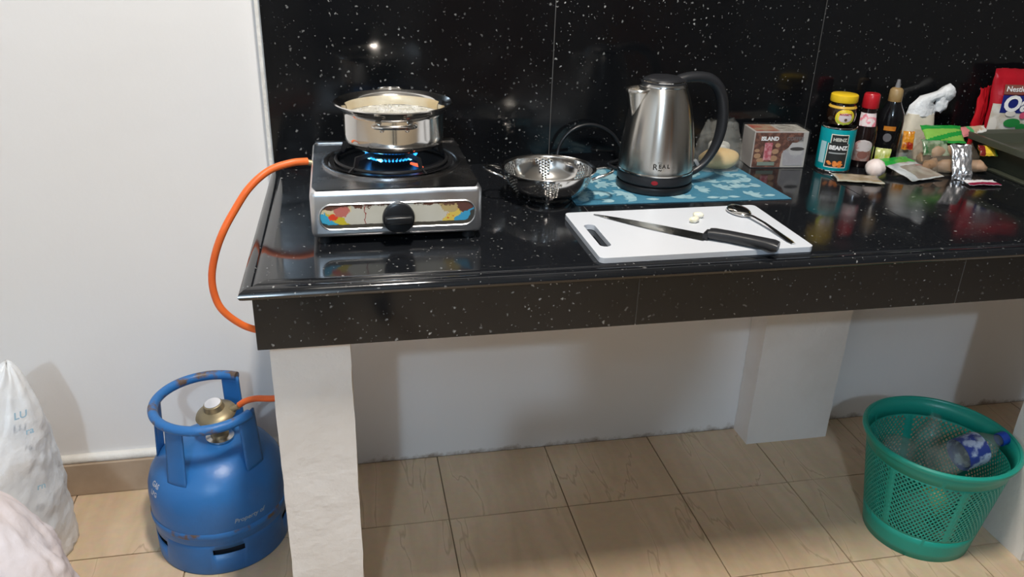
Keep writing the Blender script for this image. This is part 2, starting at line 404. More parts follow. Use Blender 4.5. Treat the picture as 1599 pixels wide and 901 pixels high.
# ---------------------------------------------------------------- countertop
H = .795; ZB = .688
ct = thing('countertop', 'long black flecked tiled countertop with rounded front edge along the wall', 'countertop')
link('slab', box(.012, XR-.06, -.590, YW-.002, ZB+.001, H-.014), M_plaster, ct, False)
edges_x = [0, .589, 1.177, 1.777, 2.377, XR-.06]
for i in range(5):
    a, c = edges_x[i]+.0007, edges_x[i+1]-.0007
    if i == 0: a = .012
    link('tile', box(a, c, -.583, -.001, H-.0145, H, .0005, 1), M_gran, ct, False)
link('joint_filler', box(.012, XR-.06, -.585, -.001, H-.0140, H-.0012), M_joint, ct, False)
fx = [0, .6, 1.2, 1.8, 2.4, XR-.06]
for i in range(5):
    link('fascia_tile', box(fx[i]+.0008, fx[i+1]-.0008, -.602, -.590, ZB, H-.0185, .0006, 1), M_gran, ct, False)
    if i: link('fascia_joint', box(fx[i]-.0012, fx[i]+.0012, -.6012, -.5905, ZB+.002, H-.02), M_joint, ct, False)
link('side_tile', box(0, .012, -.5895, -.001, ZB, H-.0185, .0006, 1), M_gran, ct, False)
# nosing: stepped and rounded edge profile swept along front, mitred to the left side
prof = [(0, 0), (.016, .0), (.0175, -.0012), (.0195, -.0012), (.0215, 0), (.030, -.0008), (.0365, -.004), (.039, -.0095), (.0365, -.0145), (.031, -.0175), (.018, -.0185), (.0, -.0185)]
b = bmesh.new(); R0 = []; R1 = []
for d, z in prof:
    y = -.5835-d
    R0.append(b.verts.new((.0225-d, y, H+z))); R1.append(b.verts.new((XR-.06, y, H+z)))
for i in range(len(prof)-1): b.faces.new((R0[i], R0[i+1], R1[i+1], R1[i]))
b.faces.new(R1); 
link('nosing', b, M_gran, ct)
b = bmesh.new(); R0 = []; R1 = []
for d, z in prof:
    x = .0225-d
    R0.append(b.verts.new((x, -.5835-d, H+z+.0001))); R1.append(b.verts.new((x+.010, -.001, H+z+.0001)))
for i in range(len(prof)-1): b.faces.new((R0[i], R0[i+1], R1[i+1], R1[i]))
link('side_nosing', b, M_gran, ct)

# ---------------------------------------------------------------- pillars
def pillar(x0, x1, y0, y1, seed, label, z1=ZB, flare=0):
    b = bmesh.new(); nz = 40; nx = 8; ny = 6
    loop = [(x0+(x1-x0)*i/nx, y0) for i in range(nx)]+[(x1, y0+(y1-y0)*i/ny) for i in range(ny)]+[(x1-(x1-x0)*i/nx, y1) for i in range(nx)]+[(x0, y1-(y1-y0)*i/ny) for i in range(ny)]
    rings = []
    for k in range(nz+1):
        z = z1*k/nz; rg = []
        for x, y in loop:
            dx = .0016*noise.noise(Vector((x*9+seed, y*9, z*14))); dy = .0016*noise.noise(Vector((x*9, y*9+seed, z*14)))
            e = .0012*noise.noise(Vector((seed, x*2, z*30))) if x in (x0, x1) else 0
            rg.append(b.verts.new((x+dx+e, max(dy, 0)+y if y0 > -.1 and y == y1 else y+dy, z)))
        rings.append(rg)
    n = len(loop)
    for k in range(nz):
        for i in range(n): b.faces.new((rings[k][i], rings[k][(i+1) % n], rings[k+1][(i+1) % n], rings[k+1][i]))
    b.faces.new(rings[-1]); b.faces.new(rings[0][::-1])
    return tag(link('pillar', b, M_pillar, angle=35), label, 'pillar')
pillar(.014, .138, -.566, -.446, 1, 'white plastered pillar under the left end of the black counter')
pillar(1.176, 1.4145, -.0425, .033, 5, 'wide white pillar against the back wall under the counter', flare=1)
pillar(1.590, 1.72, -.566, -.446, 9, 'white pillar at the right edge, beside the green basket')

# ---------------------------------------------------------------- stove
st = thing('gas_stove', 'worn steel single burner gas stove under the saucepan', 'stove', (.227, -.297, H))
SX0, SX1, SY0, SY1, SZ0, SZ1 = -.140, .140, -.158, .160, .012, .093
def shell():
    b = box(SX0, SX1, SY0, SY1, SZ0, SZ1, .010, 4)
    return b
CXs, CYs = .0017, .0047
# body with a slightly bulged front
b = shell()
link('body', b, M_stove, st)
# top plate with a real pressed ring and sunken pan
b = bmesh.new()
pan = [(.122, .0005), (.1225, .0045), (.118, .0055), (.1135, .0035), (.111, -.0), (.106, -.004), (.095, -.0085), (.06, -.012), (.045, -.012)]
lathe([(r, z+SZ1) for r, z in pan], 72, (CXs, CYs, 0), b)
pr = link('pan_ring', b, M_stovetop, st)
# top sheet: square border joined to ring edge
b = bmesh.new(); n = 72; A = []; Bv = []
for i in range(n):
    a = 2*pi*i/n; ca, sa = cos(a), sin(a); A.append(b.verts.new((CXs+.1222*ca, CYs+.1222*sa, SZ1+.0008)))
    k = min((SX1-.004)/max(abs(ca), 1e-6), .154/max(abs(sa), 1e-6)); Bv.append(b.verts.new((max(SX0+.004, min(SX1-.004, k*ca)), max(SY0+.004, min(SY1-.004, k*sa)), SZ1+.0006)))
for i in range(n): b.faces.new((A[i], A[(i+1) % n], Bv[(i+1) % n], Bv[i]))
link('top_plate', b, M_stovetop, st)
b = prism(rrect(SX0+.006, SX1-.006, .135, SY1-.006, .006), SZ1+.0004, SZ1+.003, .001); link('rear_ridge', b, M_stovetop, st)
link('drip_pan', lathe([(0, SZ1+.0012), (.095, SZ1+.0012), (.106, SZ1+.004), (.110, SZ1+.0045)], 64, (CXs, CYs, 0)), M_enamel, st)
# burner
link('burner_body', lathe([(0, SZ1+.0013), (.034, SZ1+.0013), (.036, SZ1+.006), (.030, SZ1+.010), (0, SZ1+.010)], 48, (CXs, CYs, 0)), M_iron, st)
link('burner_cap', lathe([(.038, SZ1+.0102), (.0395, SZ1+.013), (.037, SZ1+.0155), (.012, SZ1+.0165), (0, SZ1+.016)], 48, (CXs, CYs, 0)), mat('burner_cap_metal', (.10, .085, .06), .5, .8), st)
# trivet
tv = bmesh.new()
tube([(CXs+.098*cos(2*pi*i/48), CYs+.098*sin(2*pi*i/48), SZ1+.0075) for i in range(48)], .003, 8, tv, closed=True)
for k in range(5):
    a = R(-62+72*k); c_, s_ = cos(a), sin(a)
    p = [(.112, .0055), (.098, .012), (.093, .0225), (.060, .0235), (.045, .0205)]
    tt = bmesh.new(); 
    p = [(r_, z_ if z_ < .019 else z_+.0050) for r_, z_ in p]
    vs = [(r, z) for r, z in p]+[(.050, .020), (.085, .0205), (.091, .009), (.106, .0035)]
    f = tt.faces.new([tt.verts.new((r, -.0016, z+SZ1)) for r, z in vs])
    e = bmesh.ops.extrude_face_region(tt, geom=[f]); bmesh.ops.translate(tt, verts=[v for v in e['geom'] if isinstance(v, bmesh.types.BMVert)], vec=(0, .0032, 0))
    merge(tv, tt, Matrix.Translation((CXs, CYs, 0)) @ Matrix.Rotation(a, 4, 'Z'))
link('pan_support', tv, M_iron, st, angle=30)
# flames
M_flame = mat('blue_flame', (0, 0, 0), .5, emit=(.02, .30, 1.0), es=2.6, alpha=.55)
M_flame2 = mat('pale_flame_tip', (0, 0, 0), .5, emit=(.25, .75, 1.0), es=3.4, alpha=.7)
fb = bmesh.new()
for i in range(40):
    a = 2*pi*i/40; c_, s_ = cos(a), sin(a); h = .0060+.002*noise.noise(Vector((i*.7, 0, 0)))
    q = [Vector((CXs+(.0395+.007*t)*c_, CYs+(.0395+.007*t)*s_, SZ1+.0115+h*t*t*.9)) for t in (0, .25, .5, .75, 1)]
    tube(q, .002, 6, fb, rf=lambda t: .0019*(1-t*.85)+.0001)
fl = link('flame', fb, M_flame, st)
for a in (R(-120), R(-42), R(200)):
    fb = bmesh.new(); c_, s_ = cos(a), sin(a)
    q = [Vector((CXs+(.041+.016*t)*c_, CYs+(.041+.016*t)*s_, SZ1+.012+.006*t)) for t in (0, .25, .5, .75, 1)]
    tube(q, .003, 6, fb, rf=lambda t: .0030*(1-t*.85)+.0001)
    link('flame_tip', fb, M_flame2, st)
b = tube([(CXs+.030, CYs-.050, SZ1+.010), (CXs+.040, CYs-.060, SZ1+.0095), (CXs+.050, CYs-.067, SZ1+.0075)], .003, 8, rf=lambda t: .0010+.0024*sin(pi*min(1, t+.15)))
tag(link('orange_streak', b, mat('orange_emission', (.1, .02, .01), .5, emit=(1, .13, .05), es=1.3), st), 'small orange glowing streak beside the burner')  # small orange emissive streak beside the burner
# label panel in a pressed oval frame
fr = prism(rrect(-.129, .131, .028-.0, .069, .019, 10), 0, .0012, .0005)
b = bmesh.new(); po = rrect(-.1275, .1295, .026, .0715, .0205, 10); pi_ = rrect(-.1245, .1265, .0290, .0685, .018, 10)
vo = [b.verts.new((x, y, 0)) for x, y in po]; vm_ = [b.verts.new(((x*.5+X*.5), (y*.5+Y*.5), .0016)) for (x, y), (X, Y) in zip(po, pi_)]; vi = [b.verts.new((x, y, 0)) for x, y in pi_]
n = len(po)
for i in range(n):
    b.faces.new((vo[i], vo[(i+1) % n], vm_[(i+1) % n], vm_[i])); b.faces.new((vm_[i], vm_[(i+1) % n], vi[(i+1) % n], vi[i]))
FM = T(0, SY0-.0002, 0, rx=R(90)); FM[2][3] = .0
fr.free()
b.transform(FM); link('panel_rim', b, M_stove, st)
# worn label: printed areas and burnt flakes on one procedural sheet
def label_mat():
    m = bpy.data.materials.new('worn_stove_label'); m.use_nodes = True
    nt = m.node_tree; N = nt.nodes.new; L = nt.links.new; bs = nt.nodes['Principled BSDF']; bs.inputs['Roughness'].default_value = .45
    tc = N('ShaderNodeTexCoord'); s = N('ShaderNodeSeparateXYZ'); L(tc.outputs['Object'], s.inputs[0])
    nz = N('ShaderNodeTexNoise'); nz.inputs['Scale'].default_value = 70; nz.inputs['Detail'].default_value = 8; nz.inputs['Roughness'].default_value = .7; L(tc.outputs['Object'], nz.inputs['Vector'])
    nf = N('ShaderNodeTexNoise'); nf.inputs['Scale'].default_value = 26; nf.inputs['Detail'].default_value = 4; L(tc.outputs['Object'], nf.inputs['Vector'])
    def math_(op, a, c=None):
        k = N('ShaderNodeMath'); k.operation = op
        for i_, q in enumerate((a, c)):
            if q is None: continue
            if isinstance(q, (int, float)): k.inputs[i_].default_value = q
            else: L(q, k.inputs[i_])
        return k.outputs[0]
    def mixc(f, a, c):
        k = N('ShaderNodeMix'); k.data_type = 'RGBA'; L(f, k.inputs[0])
        for i_, q in ((6, a), (7, c)):
            if isinstance(q, tuple): k.inputs[i_].default_value = q+(1,)
            else: L(q, k.inputs[i_])
        return k.outputs[2]
    X, Z = s.outputs['X'], s.outputs['Z']
    wob = math_('MULTIPLY', math_('SUBTRACT', nz.outputs['Fac'], .5), .030)
    base = mixc(nf.outputs['Fac'], (.66, .63, .55), (.52, .48, .38))
    # left: diagonal yellow then blue bands ; right: yellow/orange then blue
    dl = math_('ADD', math_('ADD', X, math_('MULTIPLY', Z, .9)), wob)     # diagonal coordinate
    c = mixc(math_('LESS_THAN', dl, -.047), base, (.60, .48, .03))
    c = mixc(math_('LESS_THAN', dl, -.067), c, (.05, .38, .58))
    c = mixc(math_('LESS_THAN', dl, -.085), c, (.012, .03, .035))
    up_ = math_('GREATER_THAN', math_('ADD', Z, wob), .056)
    lft = math_('LESS_THAN', X, -.035)
    c = mixc(math_('MULTIPLY', up_, math_('LESS_THAN', X, -.075)), c, (.70, .58, .35))
    dr = math_('ADD', math_('SUBTRACT', X, math_('MULTIPLY', Z, .9)), wob)
    c = mixc(math_('GREATER_THAN', dr, .040), c, (.70, .52, .10))
    c = mixc(math_('MULTIPLY', math_('GREATER_THAN', math_('ADD', nz.outputs['Fac'], 0), .56), math_('GREATER_THAN', dr, .040)), c, (.62, .12, .02))
    c = mixc(math_('GREATER_THAN', math_('ADD', dr, math_('MULTIPLY', wob, .3)), .058), c, (.05, .33, .55))
    c = mixc(math_('GREATER_THAN', dr, .078), c, (.05, .05, .045))
    # red dot on the left
    for cx, cz, rr, col in ((-.1045, .049, .0055, (.75, .06, .02)), (-.092, .059, .010, (.55, .16, .13)), (.086, .063, .013, (.48, .36, .16)), (.112, .062, .011, (.12, .05, .04))):
        dx = math_('MULTIPLY', math_('SUBTRACT', X, cx), .75); dz = math_('SUBTRACT', Z, cz)
        d = math_('ADD', math_('SQRT', math_('ADD', math_('MULTIPLY', dx, dx), math_('MULTIPLY', dz, dz))), math_('MULTIPLY', wob, .6))
        c = mixc(math_('LESS_THAN', d, rr), c, col)
    # burnt flaking along the upper edge and along the sagging lower edge
    th = math_('ADD', math_('MULTIPLY', math_('ABSOLUTE', X), -.02), .0665)
    c = mixc(math_('GREATER_THAN', math_('ADD', Z, math_('MULTIPLY', wob, 1.2)), th), c, (.13, .055, .035))
    # crack
    dd = math_('ABSOLUTE', math_('ADD', math_('ADD', X, .0535), math_('MULTIPLY', wob, .5)))
    c = mixc(math_('LESS_THAN', dd, .0009), c, (.30, .06, .04))
    # torn-off bottom band: bare dirty metal
    lo = math_('ADD', math_('MULTIPLY', math_('SUBTRACT', .12, math_('ABSOLUTE', X)), .0), .0355)
    c = mixc(math_('LESS_THAN', math_('ADD', Z, math_('MULTIPLY', wob, .15)), lo), c, (.07, .06, .045))
    L(c, bs.inputs['Base Color'])
    return m
b = bmesh.new(); b.faces.new([b.verts.new((x, SY0-.0006, y)) for x, y in pi_]); link('front_label', b, label_mat(), st, False)
# knob
kb = lathe([(0, .0), (.024, .0), (.0255, .003), (.0265, .010), (.0255, .0145), (.022, .0165), (0, .0165)], 48)
kb.transform(T(0, SY0-.0008, .0475, rx=R(90))); kn = link('knob', kb, M_black, st)
kb = box(-.022, .022, -.0275, -.0155, -.0062, .0062, .003, 3); kb.transform(T(0, SY0-.0008, .0475)); link('knob_grip', kb, M_black, kn)
for x in (-.12, .12):
    for y in (-.135, .135):
        link('foot', lathe([(0, 0), (.011, 0), (.010, .006), (.012, .0125), (0, .0125)], 20, (x, y, 0)), M_black, st)
link('gas_inlet', tube([(-.139, .037, .085), (-.1465, .037, .087)], .0055, 12), M_brass, st)

# ---------------------------------------------------------------- gas hose
hp = [(.0805, -.26, .8835), (.052, -.27, .884), (.014, -.28, .874), (-.02, -.30, .85), (-.049, -.31, .811), (-.070, -.32, .777), (-.087, -.32, .738), (-.098, -.32, .696), (-.098, -.32, .658), (-.087, -.32, .625), (-.058, -.31, .589), (-.025, -.30, .568), (.013, -.28, .544), (.052, -.26, .49), (.056, -.24, .42), (.030, -.22, .374), (-.024, -.21, .364), (-.063, -.20, .361), (-.086, -.192, .352), (-.1005, -.186, .340)]
tag(link('gas_hose', tube(smoothpts(hp, 10), .0066, 16), M_rubber), 'orange rubber gas hose looping from the stove down to the blue cylinder', 'hose')

# ---------------------------------------------------------------- saucepan
PX, PY, PZ = .2355, -.280, .9168
sp_ = thing('saucepan', 'shiny steel saucepan of frothing liquid over the blue flame', 'saucepan', (PX, PY, PZ)); sp_.scale = (.967, .967, 1)
body = [(0, .0), (.068, .0), (.080, .0015), (.0865, .006), (.0900, .014), (.0910, .024), (.0910, .058), (.0920, .063), (.099, .069), (.1065, .0745), (.1078, .0762), (.1058, .0777), (.098, .0735), (.0928, .069), (.0895, .062), (.0892, .024), (.0875, .013), (.082, .006), (.07, .003), (0, .003)]
link('pan_body', lathe(body, 96), M_steel, sp_)
M_froth = mat('frothy_white_liquid', (.80, .79, .75), .35, col2=(.62, .60, .52), vscale=60, bump=1, bscale=220)
fb = lathe([(0, .053), (.05, .0532), (.08, .0525), (.0890, .0518)], 64)
link('liquid', fb, M_froth, sp_)
fb = bmesh.new()
for i in range(240):
    a = random.uniform(0, 2*pi); rr = math.sqrt(random.random())*.078; s_ = random.uniform(.0012, .0032)
    t = bmesh.new(); bmesh.ops.create_icosphere(t, subdivisions=1, radius=s_); merge(fb, t, Matrix.Translation((rr*cos(a), rr*sin(a), .0528)))
tag(link('froth', fb, M_froth, sp_), kind='stuff')
M_stain = mat('dried_milky_film', (.58, .45, .26), .35, .3, col2=(.70, .64, .50), vscale=18, thr=(.4, .7))
link('milky_film', lathe([(.0888, .053), (.0889, .062), (.0922, .0688)], 60, (0, 0, 0), a0=R(20), a1=R(160)), M_stain, sp_)
for sgn, nm in ((-1, 'front'), (1, 'back')):
    a = R(-93 if sgn < 0 else 89)
    q = [(.0905, -.030, .0555), (.103, -.031, .056), (.1175, -.024, .0575), (.1225, 0, .058), (.1175, .024, .0575), (.103, .031, .056), (.0905, .030, .0555)]
    if sgn > 0: q = [(x_-.002, y_*.75, z_+.008+(.009 if x_ > .11 else 0)) for x_, y_, z_ in q]
    else: q = [(x_*.94+.006, y_*1.05, z_-.001) for x_, y_, z_ in q]
    b = tube(smoothpts(q, 6), .0038, 10, ell=1.9); b.transform(Matrix.Rotation(a, 4, 'Z')); h = link('handle', b, M_steel if sgn > 0 else M_steel, sp_)
    for s_ in (-.022, .022):
        t = lathe([(0, .0012), (.003, .001), (.0042, 0)], 14); t.transform(Matrix.Rotation(a, 4, 'Z') @ T(.0905, s_, .046, ry=R(90))); link('rivet', t, M_steel, h)

# ---------------------------------------------------------------- colander
CX, CY = .530, -.252
co = thing('colander', 'small shiny steel colander with two loop handles beside the kettle', 'colander', (CX, CY, H))
nseg, rows = 180, 34; cb_ = bmesh.new(); ring = []
def cprof(t):  # bottom centre to rim
    if t < .35: return (.052*t/.35, .010+.002*(t/.35)**2)
    u = (t-.35)/.65; a = u*pi/2
    return (.052+.034*sin(a)**.9 if u > 0 else .052, .012+.049*(1-cos(a))**.8)
for k in range(rows+1):
    r, z = cprof(k/rows)
    ring.append([cb_.verts.new((max(r, .0006)*cos(2*pi*i/nseg), max(r, .0006)*sin(2*pi*i/nseg), z)) for i in range(nseg)])
for k in range(rows):
    for i in range(nseg):
        sect = (i+nseg//12) % (nseg//6); inh = False
        if 13 <= k <= 31:
            half = 1+4.5*(k-12)/19
            if abs(sect-15) <= half and i % 2 == 1 and k % 2 == (i//2) % 2: inh = True
        if 3 <= k < 11 and i % 12 < 4 and k % 2 == 0: inh = True
        if inh: continue
        cb_.faces.new((ring[k][i], ring[k][(i+1) % nseg], ring[k+1][(i+1) % nseg], ring[k+1][i]))
bmesh.ops.recalc_face_normals(cb_, faces=cb_.faces[:])
bmesh.ops.rotate(cb_, verts=cb_.verts[:], matrix=Matrix.Rotation(R(-99), 3, 'Z'))
bw = link('bowl', cb_, M_steel, co)
md = bw.modifiers.new('thickness', 'SOLIDIFY'); md.thickness = .0008
link('rim', lathe([(.0858, .0605), (.0885, .0625), (.0915, .0632), (.0925, .0620), (.0905, .0612), (.087, .0592)], 96), M_steel, co)
link('foot_ring', lathe([(.046, .0125), (.044, .002), (.046, 0), (.048, .002), (.0495, .0125)], 64), M_steel, co)
for a in (R(172), R(-12)):
    q = [(.083, -.026, .048), (.092, -.027, .052), (.112, -.022, .058), (.124, 0, .060), (.112, .022, .058), (.092, .027, .052), (.083, .026, .048)]
    b = tube(smoothpts(q, 6), .0030, 10); b.transform(Matrix.Rotation(a, 4, 'Z')); link('handle', b, M_steel, co)

# ---------------------------------------------------------------- kettle
KX, KY = .768, -.200
ke = thing('electric_kettle', 'brushed steel electric kettle with black handle and base on blue mat', 'kettle', (KX, KY, H+.0018))
link('power_base', lathe([(0, 0), (.073, 0), (.0765, .002), (.0775, .010), (.076, .0145), (.072, .016), (0, .016)], 72), M_black, ke)
link('body_base', lathe([(0, .0165), (.0735, .0165), (.0765, .020), (.0765, .034), (.0755, .0375), (0, .0375)], 72), M_blacks, ke)
kprof = [(.0748, .0375), (.0755, .040), (.0757, .052), (.0745, .075), (.0715, .105), (.0660, .140), (.0585, .172), (.0520, .192), (.0478, .2015), (.0462, .204)]
def krad(z):
    zz = z-(H+.0018)
    for (r0, z0), (r1, z1) in zip(kprof, kprof[1:]):
        if z0 <= zz <= z1: return r0+(r1-r0)*(zz-z0)/(z1-z0)
    return kprof[0][0]
link('kettle_body', lathe(kprof, 96), M_brush, ke)
link('bottom_trim', lathe([(.0757, .0370), (.0772, .0380), (.0772, .0405), (.0760, .0415)], 96), M_steel, ke)
link('top_ring', lathe([(.0462, .2035), (.0470, .2050), (.0462, .2085), (.0445, .2110)], 72), M_steel, ke)
ld = link('lid', lathe([(.0452, .2085), (.0445, .2130), (.0410, .2160), (.0395, .2160), (.0385, .2175), (.030, .2215), (.015, .2235), (0, .2240)], 72), M_blacks, ke)
link('lid_ring', lathe([(.0435, .2140), (.0440, .2155), (.0418, .2166), (.0408, .2162)], 72), M_steel, ld)
# spout
b = bmesh.new(); ns = 10; rows_ = []
for k in range(9):
    t = k/8; z = .138+.0625*t; base = krad(H+.0018+z)-.003; out = .001+.034*t**1.3
    rw = []
    for i in range(ns+1):
        s_ = i/ns*2-1; wd_ = .0055+.0175*t
        rr = base+out*(1-abs(s_)**1.5)+.0
        ang = s_*wd_/base*1.25
        rw.append(b.verts.new((rr*cos(ang), rr*sin(ang), z)))
    rows_.append(rw)
for k in range(8):
    for i in range(ns): b.faces.new((rows_[k][i], rows_[k][i+1], rows_[k+1][i+1], rows_[k+1][i]))
b.transform(Matrix.Rotation(R(186), 4, 'Z')); o = link('spout', b, M_brush, ke)
o.modifiers.new('thickness', 'SOLIDIFY').thickness = .001
# handle
hq = [(.030, .214), (.050, .2185), (.078, .2190), (.104, .212), (.124, .192), (.1355, .162), (.1400, .128), (.1365, .095), (.126, .066), (.109, .042), (.090, .028), (.073, .022)]
b = tube(smoothpts([(x_, 0, z_) for x_, z_ in hq], 6), .0085, 16, ell=1.35, upv=(0, 0, 1), rf=lambda t: .0078+.0036*sin(pi*min(1, t*1.15+.1)))
b.transform(Matrix.Rotation(R(4), 4, 'Z')); hd = link('handle', b, M_blacks, ke)
b = box(-.004, .004, -.005, .005, -.010, .010, .002, 2); b.transform(Matrix.Rotation(R(4), 4, 'Z') @ T(.0935, 0, .0415, ry=R(-35))); tag(link('switch', b, plain('grey_switch', (.22, .23, .24), .35), hd), 'grey switch tab at the foot of the handle')
AZK = math.atan2(-.95, -.33)
b = ellp(.0065, .0045); wrap(b, (0, 0), AZK-.02, .0772, .0275); tag(link('indicator', b, plain('dark_red_lamp', (.30, .018, .025), .25), ke), 'small dark red indicator on the black base')
M_ink = plain('dark_ink', (.03, .025, .02), .5)
b = bmesh.new(); xx = -.0165
for ch, sz, adv, dz in (('R', .0155, .0095, -.001), ('E', .0105, .0078, .0008), ('A', .0105, .0088, .0008), ('L', .0105, .007, .0008)):
    t = text_bm(ch, sz, .0002, .0003); merge(b, t, Matrix.Translation((xx+.004, dz, 0))); xx += adv
t = bmesh.new(); bmesh.ops.create_cube(t, size=1); merge(b, t, Matrix.Translation((-.004, .0078, 0)) @ Matrix.Diagonal((.008, .0008, .0003, 1)))
t = text_bm('~', .012, .0002, .0004); merge(b, t, Matrix.Translation((-.003, -.0065, 0)))
wrap(b, (0, 0), AZK+.12, lambda z: krad(z+H+.0018), .060); link('lettering', b, M_ink, ke)
# power cord looped against the splash tiles
cq = [(.735, -.105, H+.006), (.715, -.060, H+.008), (.757, -.030, H+.012), (.751, -.028, H+.035), (.735, -.026, H+.062), (.708, -.024, H+.081), (.674, -.022, H+.088), (.640, -.024, H+.078), (.617, -.026, H+.056), (.606, -.030, H+.028), (.604, -.045, H+.008), (.612, -.075, H+.0045), (.66, -.085, H+.0045)]
tag(link('power_cord', tube(smoothpts(cq, 8), .0038, 10), M_black), 'black power cord standing in a loop against the splash tiles', 'cord')

# ---------------------------------------------------------------- placemat
pm = thing('placemat', 'blue placemat with pale leaf print under the kettle', 'placemat', (0, 0, H))
M_mat = mat('blue_mat', (.055, .20, .30), .45, bump=.2, bscale=300)
M_leaf = mat('pale_leaf_print', (.22, .40, .47), .5, col2=(.33, .50, .55), vscale=40)
MQ = [(.575, -.303), (1.018, -.315), (1.005, -.062), (.575, -.062)]
link('sheet', prism(MQ, .0004, .0016), M_mat, pm, False)
lf = bmesh.new(); rnd = random.Random(3)
def inside(x, y, e=.006): return .575+e < x < 1.005-e and -.303-(x-.575)*.027+e < y < -.062-e
cnt = 0
for gx_ in range(9):
    for gy_ in range(5):
        cx = .60+gx_*.049+rnd.uniform(-.008, .008); cy = -.288+gy_*.05+rnd.uniform(-.008, .008); a = rnd.uniform(0, 6.28)
        for q in range(5):
            aa = a+(q-2)*.62; L_ = .026+.006*rnd.random()
            pts = []
            for t in (0, .2, .45, .7, 1): pts.append((cx+L_*t*cos(aa)-.007*sin(pi*t**.8)*sin(aa), cy+L_*t*sin(aa)+.007*sin(pi*t**.8)*cos(aa)))
            for t in (.8, .5, .25): pts.append((cx+L_*t*cos(aa)+.007*sin(pi*t**.8)*sin(aa), cy+L_*t*sin(aa)-.007*sin(pi*t**.8)*cos(aa)))
            if all(inside(*p_) for p_ in pts):
                try: lf.faces.new([lf.verts.new((p_[0], p_[1], .00175+.00004*q+.0002*((gx_+gy_) % 2))) for p_ in pts])
                except ValueError: pass
tag(link('leaf_print', lf, M_leaf, pm, False), kind='stuff')

# ---------------------------------------------------------------- chopping board and what lies on it
cb2 = thing('chopping_board', 'white plastic chopping board with slot handle near the counter edge', 'chopping board', (.7225, -.4775, H))
BW, BD = .188, .110
def board():
    n = 10; b = bmesh.new(); outer = rrect(-BW, BW, -BD, BD, .010, 6)
    slot = rrect(-.172, -.152, -.062, .045, .0098, 6)
    lo = []
    ots = [b.verts.new((x, y, .010)) for x, y in outer]; sts = [b.verts.new((x, y, .010)) for x, y in slot]
    eo = [b.edges.new((ots[i], ots[(i+1) % len(ots)])) for i in range(len(ots))]+[b.edges.new((sts[i], sts[(i+1) % len(sts)])) for i in range(len(sts))]
    bmesh.ops.triangle_fill(b, use_beauty=True, edges=eo)
    fs = b.faces[:]; e = bmesh.ops.extrude_face_region(b, geom=fs)
    bmesh.ops.translate(b, verts=[v for v in e['geom'] if isinstance(v, bmesh.types.BMVert)], vec=(0, 0, -.0096))
    return b
o = link('board', board(), M_white, cb2, False); bv = o.modifiers.new('bev', 'BEVEL'); bv.width = .0016; bv.segments = 2; bv.limit_method = 'ANGLE'; bv.angle_limit = R(50)
cb2.rotation_euler = (0, 0, R(.5))
ZBd = H+.010
# knife
kd = Vector((.837-.584, -.600+.388)).normalized(); ka = math.atan2(kd.y, kd.x)
kn_ = thing('knife', 'long kitchen knife with black handle lying across the white board', 'knife', (.584, -.388, ZBd), ka)
LB, LT = .210, .330
b = bmesh.new(); ts = [0, .04, .1, .2, .35, .5, .7, .85, 1]
spine = lambda t: .0105-.0112*(1-t)**3.4
edge = lambda t: -.0205*(1-(1-t)**2.4)
V = []
for t in ts:
    x = LB*t; ys, ye = spine(t), edge(t)
    if t == 0: ys = -.0008; ye = -.0012
    V.append([b.verts.new((x, ys, .0026)), b.verts.new((x, ys, .0008)), b.verts.new((x, ye*.7+ys*.3, .0024)), b.verts.new((x, ye, .0012)), b.verts.new((x, ye*.7+ys*.3, .0007))])
for A, B_ in zip(V, V[1:]):
    for p, q in ((0, 2), (2, 3), (3, 4), (4, 1), (1, 0)): b.faces.new((A[p], A[q], B_[q], B_[p]))
b.faces.new(V[-1]); b.faces.new(V[0][::-1])
bl = link('blade', b, mat('dark_knife_steel', (.30, .31, .31), .28, 1, rvar=.08), kn_, angle=15)
link('bolster', box(LB-.004, LB+.006, -.0165, .0105, .0005, .0125, .002, 2), M_black, kn_)
b = bmesh.new(); V = []
for t, wu, wl, zz in ((0, .0105, -.0160, .0072), (.08, .0115, -.0150, .0085), (.3, .0105, -.0125, .0090), (.6, .0105, -.0135, .0090), (.82, .0110, -.0150, .0088), (.93, .0115, -.0185, .0088), (1, .0085, -.0185, .0070)):
    x = LB+.004+(LT-LB-.004)*t; c_ = (wu+wl)/2; h_ = (wu-wl)/2
    V.append([b.verts.new((x, c_+h_*abs(cos(a))**.7*(1 if cos(a) > 0 else -1), .0098+zz*abs(sin(a))**.7*(1 if sin(a) > 0 else -1))) for a in [2*pi*k/16 for k in range(16)]])
for A, B_ in zip(V, V[1:]):
    for k in range(16): b.faces.new((A[k], A[(k+1) % 16], B_[(k+1) % 16], B_[k]))
b.faces.new(V[-1]); b.faces.new(V[0][::-1])
b.transform(Matrix.Translation((0, 0, .0005)))
link('handle', b, M_blacks, kn_)
# spoon
s0 = Vector((.855, -.378)); s1 = Vector((.880, -.572)); sa = math.atan2((s1-s0).y, (s1-s0).x); SL = (s1-s0).length
so = thing('spoon', 'steel spoon resting face down on the right of the board', 'spoon', (s0.x, s0.y, ZBd), sa)
b = bmesh.new(); V = []; nn_ = 14
for k in range(nn_+1):
    t = k/nn_; x = .0005+.060*t; wd_ = .0212*math.sqrt(max(0.0004, 1-((t-.44)/(.44 if t < .44 else .56))**2))*(1 if t < .5 else 1-.10*(t-.5)); 
    row = []
    for i in range(11):
        s_ = i/10*2-1; dome = .0105*math.sqrt(max(0, 1-s_*s_*.98))*math.sqrt(max(0, 1-((t-.46)/.56)**2)); row.append(b.verts.new((x, wd_*s_, .0016+dome)))
    V.append(row)
for k in range(nn_):
    for i in range(10): b.faces.new((V[k][i], V[k+1][i], V[k+1][i+1], V[k][i+1]))
